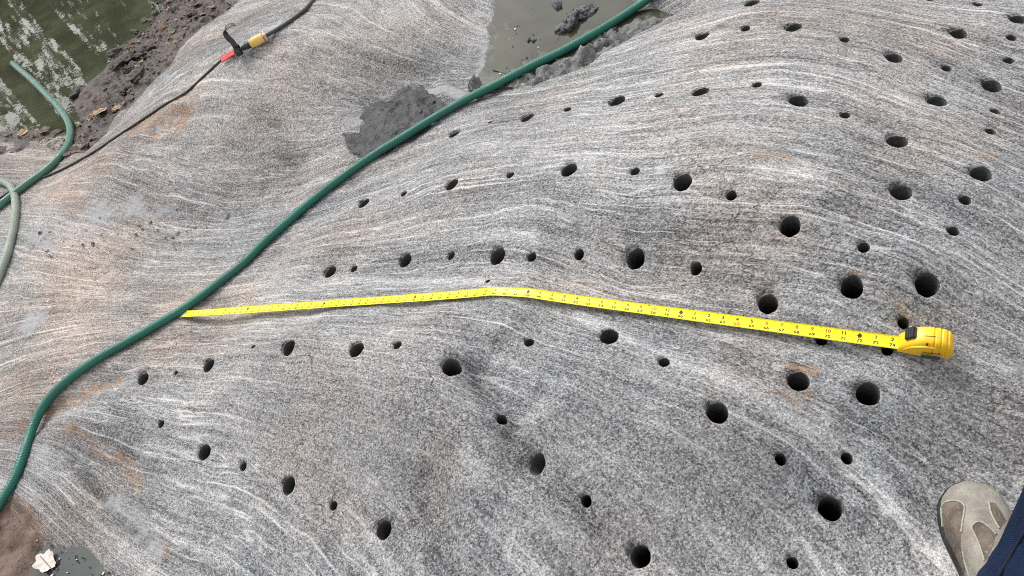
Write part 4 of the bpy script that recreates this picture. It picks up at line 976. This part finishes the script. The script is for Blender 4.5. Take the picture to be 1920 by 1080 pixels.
for poly in PANELS:
    xs = [a for a, b in poly]; ysx = [b for a, b in poly]; stp = 1.3
    ax_ = np.arange(min(xs), max(xs)+stp, stp); by_ = np.arange(min(ysx), max(ysx)+stp, stp); AX, BY = np.meshgrid(ax_, by_); ins = inside(AX, BY, poly)
    ids = {}; V = []; Fc = []
    for j in range(len(by_)):
        for i in range(len(ax_)):
            if ins[j, i]:
                h = on_shoe(AX[j, i], BY[j, i])
                if h and (not V or True): ids[(i, j)] = len(V); V.append(h[0]+h[1]*.0005)
    for (i, j) in ids:
        q4 = [(i, j), (i+1, j), (i+1, j+1), (i, j+1)]
        if all(q_ in ids for q_ in q4):
            p4 = [V[ids[q_]] for q_ in q4]
            if np.linalg.norm(p4[0]-p4[2]) < .012: Fc.append([ids[q_] for q_ in q4])
    if Fc: kid('worn_panel', mesh_py('worn_panel', V, Fc), M_SUEDE2, shoe)
# trouser leg
def rings_leg(a, b, c):
    P_ = catmull([a, a*.55+b*.45, b, b*.5+c*.5, c], 8); return P_
ank1 = s_o + s_f*.055 + fx_*.034 + s_u*.055; knee1 = ank1 + np.array([0, 0, .42]) + fdir*.13 + fx_*.075; hip1 = knee1 + np.array([0, 0, .16]) - fdir*.03 + fx_*.01
def leg_mesh(name, a, k, h, sd_):
    pth = rings_leg(a, k, h); n = len(pth); sg_ = 28; rad = np.interp(np.linspace(0, 1, n), [0, .05, .3, .7, .95, 1], [.098, .094, .090, .096, .102, .085])
    tg = np.gradient(pth, axis=0); tg /= np.linalg.norm(tg, axis=1)[:, None]; V = []
    for i in range(n):
        e1 = fx_ - fx_.dot(tg[i])*tg[i]; e1 /= np.linalg.norm(e1); e2 = np.cross(tg[i], e1)
        for q_ in range(sg_):
            t = 2*math.pi*q_/sg_; wr = 1 + .05*float(vnoise(math.cos(t)*1.6+sd_, math.sin(t)*1.6, i*.45, s=77)) + .03*float(vnoise(math.cos(t)*3, math.sin(t)*3+sd_, i*1.1, s=78))
            V.append(pth[i] + (e1*math.cos(t)*.92 + e2*math.sin(t)*1.05)*rad[i]*wr)
    Fc = [(i*sg_+q_, i*sg_+(q_+1) % sg_, (i+1)*sg_+(q_+1) % sg_, (i+1)*sg_+q_) for i in range(n-1) for q_ in range(sg_)]
    Fc.append(tuple((n-1)*sg_+q_ for q_ in range(sg_))); return V, Fc
V1, F1 = leg_mesh('trouser_leg', ank1, knee1, hip1, 0.0)
trs = pkid('trouser_leg', mesh_py('trouser_leg', V1, F1), M_DENIM)
bv2 = BVHTree.FromPolygons([Vector(v) for v in V1], F1)
M_STITCH = speck_mat('dark_stitch', (.004, .007, .016), (.01, .015, .03), 200, .9, .0003)
def on_leg(px, py):
    d = ray(px, py); h = bv2.ray_cast(Vector(CAM), Vector(d).normalized())
    if h[0] is None: return None
    nn = np.array(h[1]); nn *= -np.sign(nn @ d); return np.array(h[0]), nn
def strip_on_leg(name, a, b, n, r, mat, par):
    hit = [on_leg(a[0]+(b[0]-a[0])*t, a[1]+(b[1]-a[1])*t) for t in np.linspace(0, 1, n)]; hit = [h for h in hit if h]
    if len(hit) > 3: kid(name, tube(name, np.array([h[0]+h[1]*.0008 for h in hit]), r, 6), mat, par)
strip_on_leg('side_seam', (1862, 1100), (1935, 975), 30, .0022, M_STITCH, trs)

# ------------------------------------------------------------------ dead leaves, bark, mud lumps, crumbs
def leaf_mat(name, a, b): return speck_mat(name, a, b, 40, .7, .001, tuple(c*.7 for c in a), .4, 150)
M_LEAF = [leaf_mat('leaf_tan', (.36, .23, .13), (.46, .32, .20)), leaf_mat('leaf_pale', (.58, .52, .46), (.68, .62, .55)), leaf_mat('leaf_brown', (.105, .072, .055), (.17, .125, .098)), leaf_mat('leaf_rust', (.25, .09, .035), (.32, .13, .05)), leaf_mat('leaf_green', (.20, .22, .05), (.28, .28, .08))]
def leaf_mesh(size, lobes, seed, curl=.25):
    r_ = random.Random(seed); n = 40; out = []
    for k in range(n):
        t = 2*math.pi*k/n; l_ = .72 + .26*abs(math.cos(t*lobes/2+.4*math.sin(t+seed))) ** 1.2 * (.6+.7*r_.random()); out.append((math.cos(t)*l_*.8, math.sin(t)*l_*.62))
    V = [(0, 0, .0)]; Fc = []
    for f_ in (.5, 1.0):
        for a, b in out:
            V.append((a*f_*size, b*f_*size, size*curl*(abs(b*f_)**1.5*.9 + (a*f_)**2*.35 + .10*math.sin(a*9+seed)*f_ - .12)))
    for k in range(n):
        k2 = (k+1) % n; Fc.append((0, 1+k, 1+k2)); Fc.append((1+k, 1+n+k, 1+n+k2, 1+k2))
    base = len(V); V += [(x_, y_, z_-.0007) for x_, y_, z_ in V]; Fc += [tuple(q_+base for q_ in f)[::-1] for f in Fc]
    me = mesh_py('dead_leaf', V, Fc); return me
def leaf(px, py, size, mt, label, group=None, lobes=7, seed=1, curl=.35, rot=0.0, lift=.006):
    me = leaf_mesh(size, lobes, seed, curl); p = T(px, py); o_ = link('dead_leaf', me, M_LEAF[mt]); o_.location = (p[0], p[1], p[2]+lift)
    o_.rotation_euler = (random.uniform(-.3, .3), random.uniform(-.3, .3), rot)
    mid_ = link('midrib', tube('midrib', np.array([(-size*.95, 0, size*curl*.2), (-size*.4, 0, .001), (0, 0, .001), (size*.6, 0, size*curl*.05)]), size*.018, 5), M_LEAF[2], o_)
    return tag(o_, label, 'leaf', group)
leaf(190, 213, .052, 0, 'large tan dead leaf lying on the dark mud below the pool', None, 7, 3, .3, .8, .012)
pale = leaf(90, 1056, .046, 1, 'pale bleached leaf floating in the small dark puddle', None, 5, 5, .45, .5, .010); pale.rotation_euler = (.12, -.1, 2.2)
leaf(306, 55, .030, 3, 'rusty red dead leaf on the muddy bank', None, 5, 8, .4, .3, .012)
leaf(325, 64, .026, 4, 'small yellow green leaf on the muddy bank', None, 4, 9, .4, 1.3, .012)
grp = 'small brown leaves along the muddy bank'
SHORE = {(15,253): 'leftmost brown leaf of the row along the pool near edge', (45,251): 'second brown leaf from the left along the pool near edge', (60,256): 'third brown leaf from the left along the pool near edge', (85,247): 'fourth brown leaf from the left along the pool near edge', (108,250): 'rightmost brown leaf of the row along the pool near edge, beside the hose'}
for i, (a, b, sz) in enumerate([(318,6,.040),(372,10,.036),(355,30,.042),(398,16,.03),(292,26,.03),(345,48,.034),(272,40,.028),(15,253,.045),(45,251,.04),(85,247,.045),(160,276,.04),(142,284,.034),(128,292,.03),(222,205,.032),(246,186,.03),(176,262,.03),(60,256,.03),(108,250,.034),(380,30,.03)]):
    leaf(a, b, sz, (2, 2, 2, 0, 2)[i % 5], SHORE.get((a, b), 'small brown dead leaf among litter on the muddy bank'), grp, 5+i % 3, 20+i, .35, i*1.7, .01)
def s1_big(sx): return sx > .03
def lump(name, px, py, sx, sy, sz, mat, label, group, seed, cat, sink=.35):
    bm = bmesh.new(); bmesh.ops.create_icosphere(bm, subdivisions=4 if s1_big(sx) else 3, radius=1.0); p = T(px, py)
    C_ = np.array([v.co[:] for v in bm.verts]); f_ = 1 + .42*fbm(C_[:, 0]*1.3+seed, C_[:, 1]*1.3, C_[:, 2]*1.3, s=seed) + .22*vnoise(C_[:, 0]*5+seed, C_[:, 1]*5, C_[:, 2]*5, s=2)
    for v, f1 in zip(bm.verts, f_): v.co = Vector((v.co[0]*sx*f1, v.co[1]*sy*f1, v.co[2]*sz*f1))
    me = bpy.data.meshes.new(name); bm.to_mesh(me); bm.free(); me.polygons.foreach_set('use_smooth', np.full(len(me.polygons), True))
    o_ = link(name, me, mat); o_.location = (p[0], p[1], p[2]+sz*sink); o_.rotation_euler = (0, 0, seed*1.3); return tag(o_, label, cat, group)
LUMPS = ['largest dark clay lump, at the left end of the lump row in the mud flat', 'middle clay lump of the dark row in the mud flat', 'clay lump at the right end of the row, nearest the hose', 'single round clay lump standing alone above the row in the mud flat', 'small clay lump at the foot of the largest one',
 'left one of two tiny clay crumbs side by side on the mud flat', 'right one of two tiny clay crumbs side by side on the mud flat', 'tiny clay crumb just below the row of clay lumps']
for i, (a, b, s1, s2, s3) in enumerate([(1068,48,.045,.028,.026),(1084,34,.040,.022,.022),(1100,26,.036,.024,.018),(1046,12,.022,.016,.014),(1058,58,.022,.018,.014),(992,76,.011,.008,.006),(1001,77,.009,.008,.006),(1042,57,.010,.007,.005)]):
    lump('mud_lump', a, b, s1, s2, s3, M_CLAY, LUMPS[i], ['clay lumps in the mud flat', 'clay crumbs on the mud flat'][i > 4], 3+i, 'mud lump')
M_BARK = speck_mat('wet_bark', (.022, .017, .014), (.055, .042, .034), 30, .5, .006, (.09, .072, .06), .4, 100)
for i, (a, b, s1, s2, s3) in enumerate([(222,100,.06,.03,.018),(236,112,.07,.03,.016),(262,104,.06,.04,.016),(276,98,.05,.025,.02),(216,126,.05,.03,.016),(248,128,.045,.03,.014),(262,142,.05,.026,.016),(258,62,.05,.016,.012),(150,172,.04,.03,.014),(232,170,.035,.02,.012)]):
    o_ = lump('bark_piece', a, b, s1, s2, s3, M_BARK, 'dark wet piece of bark lying on the muddy bank', 'bark pieces on the muddy bank', 31+i, 'bark')
def scatter(name, pxpoly, n, smin, smax, mats, seed, label, cat):
    r_ = np.random.default_rng(seed); xs = [a for a, b in pxpoly]; ys = [b for a, b in pxpoly]; V = []; Fc = []; mi = []
    pl = [tuple(T(a, b)[:2]) for a, b in pxpoly]; x0, x1 = min(a for a, b in pl), max(a for a, b in pl); y0, y1 = min(b for a, b in pl), max(b for a, b in pl)
    XX, YY = r_.uniform(x0, x1, n*6), r_.uniform(y0, y1, n*6); ok = inside(XX, YY, pl); XX, YY = XX[ok][:n], YY[ok][:n]; ZZ = top_fn(XX, YY)
    for a, b, c in zip(XX, YY, ZZ):
        s_ = r_.uniform(smin, smax)*(.5+r_.random()**2); t = r_.uniform(0, 6.28); el = r_.uniform(.35, .9); k0 = len(V); m = 5
        for q_ in range(m):
            u = 2*math.pi*q_/m + r_.uniform(-.3, .3); xx, yy = math.cos(u)*s_, math.sin(u)*s_*el; V.append((a+xx*math.cos(t)-yy*math.sin(t), b+xx*math.sin(t)+yy*math.cos(t), c+.002+r_.uniform(0, s_*.55)))
        V.append((a, b, c+s_*.5*r_.random()+.001)); Fc += [(k0+q_, k0+(q_+1) % m, k0+m) for q_ in range(m)]; mi += [int(r_.integers(0, len(mats)))]*m
    me = mesh_py(name, V, Fc, False)
    for mt in mats: me.materials.append(mt)
    me.polygons.foreach_set('material_index', np.array(mi, np.int32)); o_ = link(name, me); return tag(o_, label, cat, kind='stuff')
scatter('leaf_litter', [(-20,262),(60,252),(112,248),(142,232),(200,180),(205,120),(262,60),(300,-20),(470,-20),(400,32),(346,72),(330,100),(285,150),(235,192),(195,236),(160,278),(125,292),(60,262)], 700, .005, .016, [M_LEAF[2], M_BARK, M_BARK, M_BANK, M_BARK, M_BANK, M_BARK, M_LEAF[2], M_BANK, M_LEAF[0]], 5, 'brown leaf crumbs and bark bits strewn on the muddy bank', 'leaf litter')
scatter('soil_crumbs', [(30,440),(110,420),(360,380),(440,400),(350,470),(120,490),(30,480)], 60, .003, .009, [M_BARK, M_BANK], 6, 'dark soil crumbs scattered on the pale rock at left', 'soil crumbs')
scatter('pond_grit', [(940,60),(1000,10),(1200,5),(1130,95),(1020,150),(930,150)], 160, .002, .006, [M_BARK, M_BARK, M_MUD, M_CLAY, M_LEAF[1]], 8, 'fine grit and chips on the grey mud flat', 'grit')
scatter('pocket_debris', [(690,225),(740,185),(850,185),(790,230),(715,262)], 45, .002, .007, [M_BARK, M_CLAY, M_CLAY, M_LEAF[2], M_BARK], 9, 'twig bits and pebbles in the dark clay pocket', 'debris')
scatter('puddle_debris', [(66,1000),(120,1024),(190,1062),(240,1085),(150,1090),(60,1080)], 46, .002, .006, [M_BARK, M_BARK, M_BARK, M_LEAF[2], M_LEAF[1]], 10, 'dark twig bits floating in the small puddle', 'debris')

# ------------------------------------------------------------------ trees beyond the pool (they stand in its reflection)
M_TRUNK = speck_mat('tree_bark', (.05, .042, .034), (.11, .095, .08), 12, .9, .01)
M_FOL = speck_mat('tree_leaves', (.035, .060, .018), (.075, .11, .03), 6, .7, .001)
def make_tree(x0, y0, h, r, seed):
    r_ = random.Random(seed); z0 = -.5
    t = empty('forest_tree', (x0, y0, z0)); paths = [([(0, 0, 0)], r)]
    lean = (r_.uniform(-.05, .05), r_.uniform(-.05, .05)); tr = [np.array((lean[0]*h*q_ + .05*math.sin(q_*7+seed), lean[1]*h*q_, h*q_)) for q_ in np.linspace(0, 1, 10)]
    V = []; Fc = []
    def add(pts, r0, r1):
        k0 = len(V); n = len(pts); sg_ = 8
        for i, p in enumerate(pts):
            rr_ = r0 + (r1-r0)*i/(n-1)
            for q_ in range(sg_): V.append((p[0]+rr_*math.cos(q_*math.pi/4), p[1]+rr_*math.sin(q_*math.pi/4), p[2]))
        for i in range(n-1):
            for q_ in range(sg_): Fc.append((k0+i*sg_+q_, k0+i*sg_+(q_+1) % 8, k0+(i+1)*sg_+(q_+1) % 8, k0+(i+1)*sg_+q_))
    add(tr, r, r*.3); tips = []
    for k in range(9):
        b = tr[2+k % 7]; a = r_.uniform(0, 6.28); L_ = r_.uniform(.6, 1.6); pts = [b, b+np.array((math.cos(a)*L_*.5, math.sin(a)*L_*.5, L_*.25)), b+np.array((math.cos(a)*L_, math.sin(a)*L_, L_*.7))]
        add(pts, r*.3, r*.08); tips += [pts[1], pts[2]]
    link('trunk', mesh_py('trunk', V, Fc), M_TRUNK, t)
    LV = []; LF = []
    for c in tips + tr[6:]:
        for k in range(30):
            p = c + np.array([r_.gauss(0, .36), r_.gauss(0, .36), r_.gauss(0, .26)]); s_ = r_.uniform(.07, .14); u = np.array([r_.gauss(0, 1) for _ in range(3)]); u /= np.linalg.norm(u); v = np.cross(u, [.3, .2, .9]); v /= np.linalg.norm(v)+1e-6
            k0 = len(LV); LV += [p-u*s_, p+v*s_*.5, p+u*s_, p-v*s_*.5]; LF.append((k0, k0+1, k0+2, k0+3))
    link('crown', mesh_py('crown', LV, LF, False), M_FOL, t); return t
TREES = [(-6.6,11.8,9,.16),(-6.0,12.6,9,.18),(-5.45,11.4,8,.12),(-5.05,12.3,9,.15),(-4.7,11.5,8,.13),(-4.35,12.5,9,.16),(-4.0,11.4,8,.11),(-3.7,12.4,9,.15),(-3.35,11.6,8,.13),(-3.0,12.5,9,.16),(-2.6,11.5,8,.12),(-2.0,12.3,9,.17)]
for i, (a, b, h, r) in enumerate(TREES):
    tag(make_tree(a, b, h, r, 100+i), 'tall leafy tree beyond the pool whose dark trunk shows in the water', 'tree', 'trees mirrored in the pool')
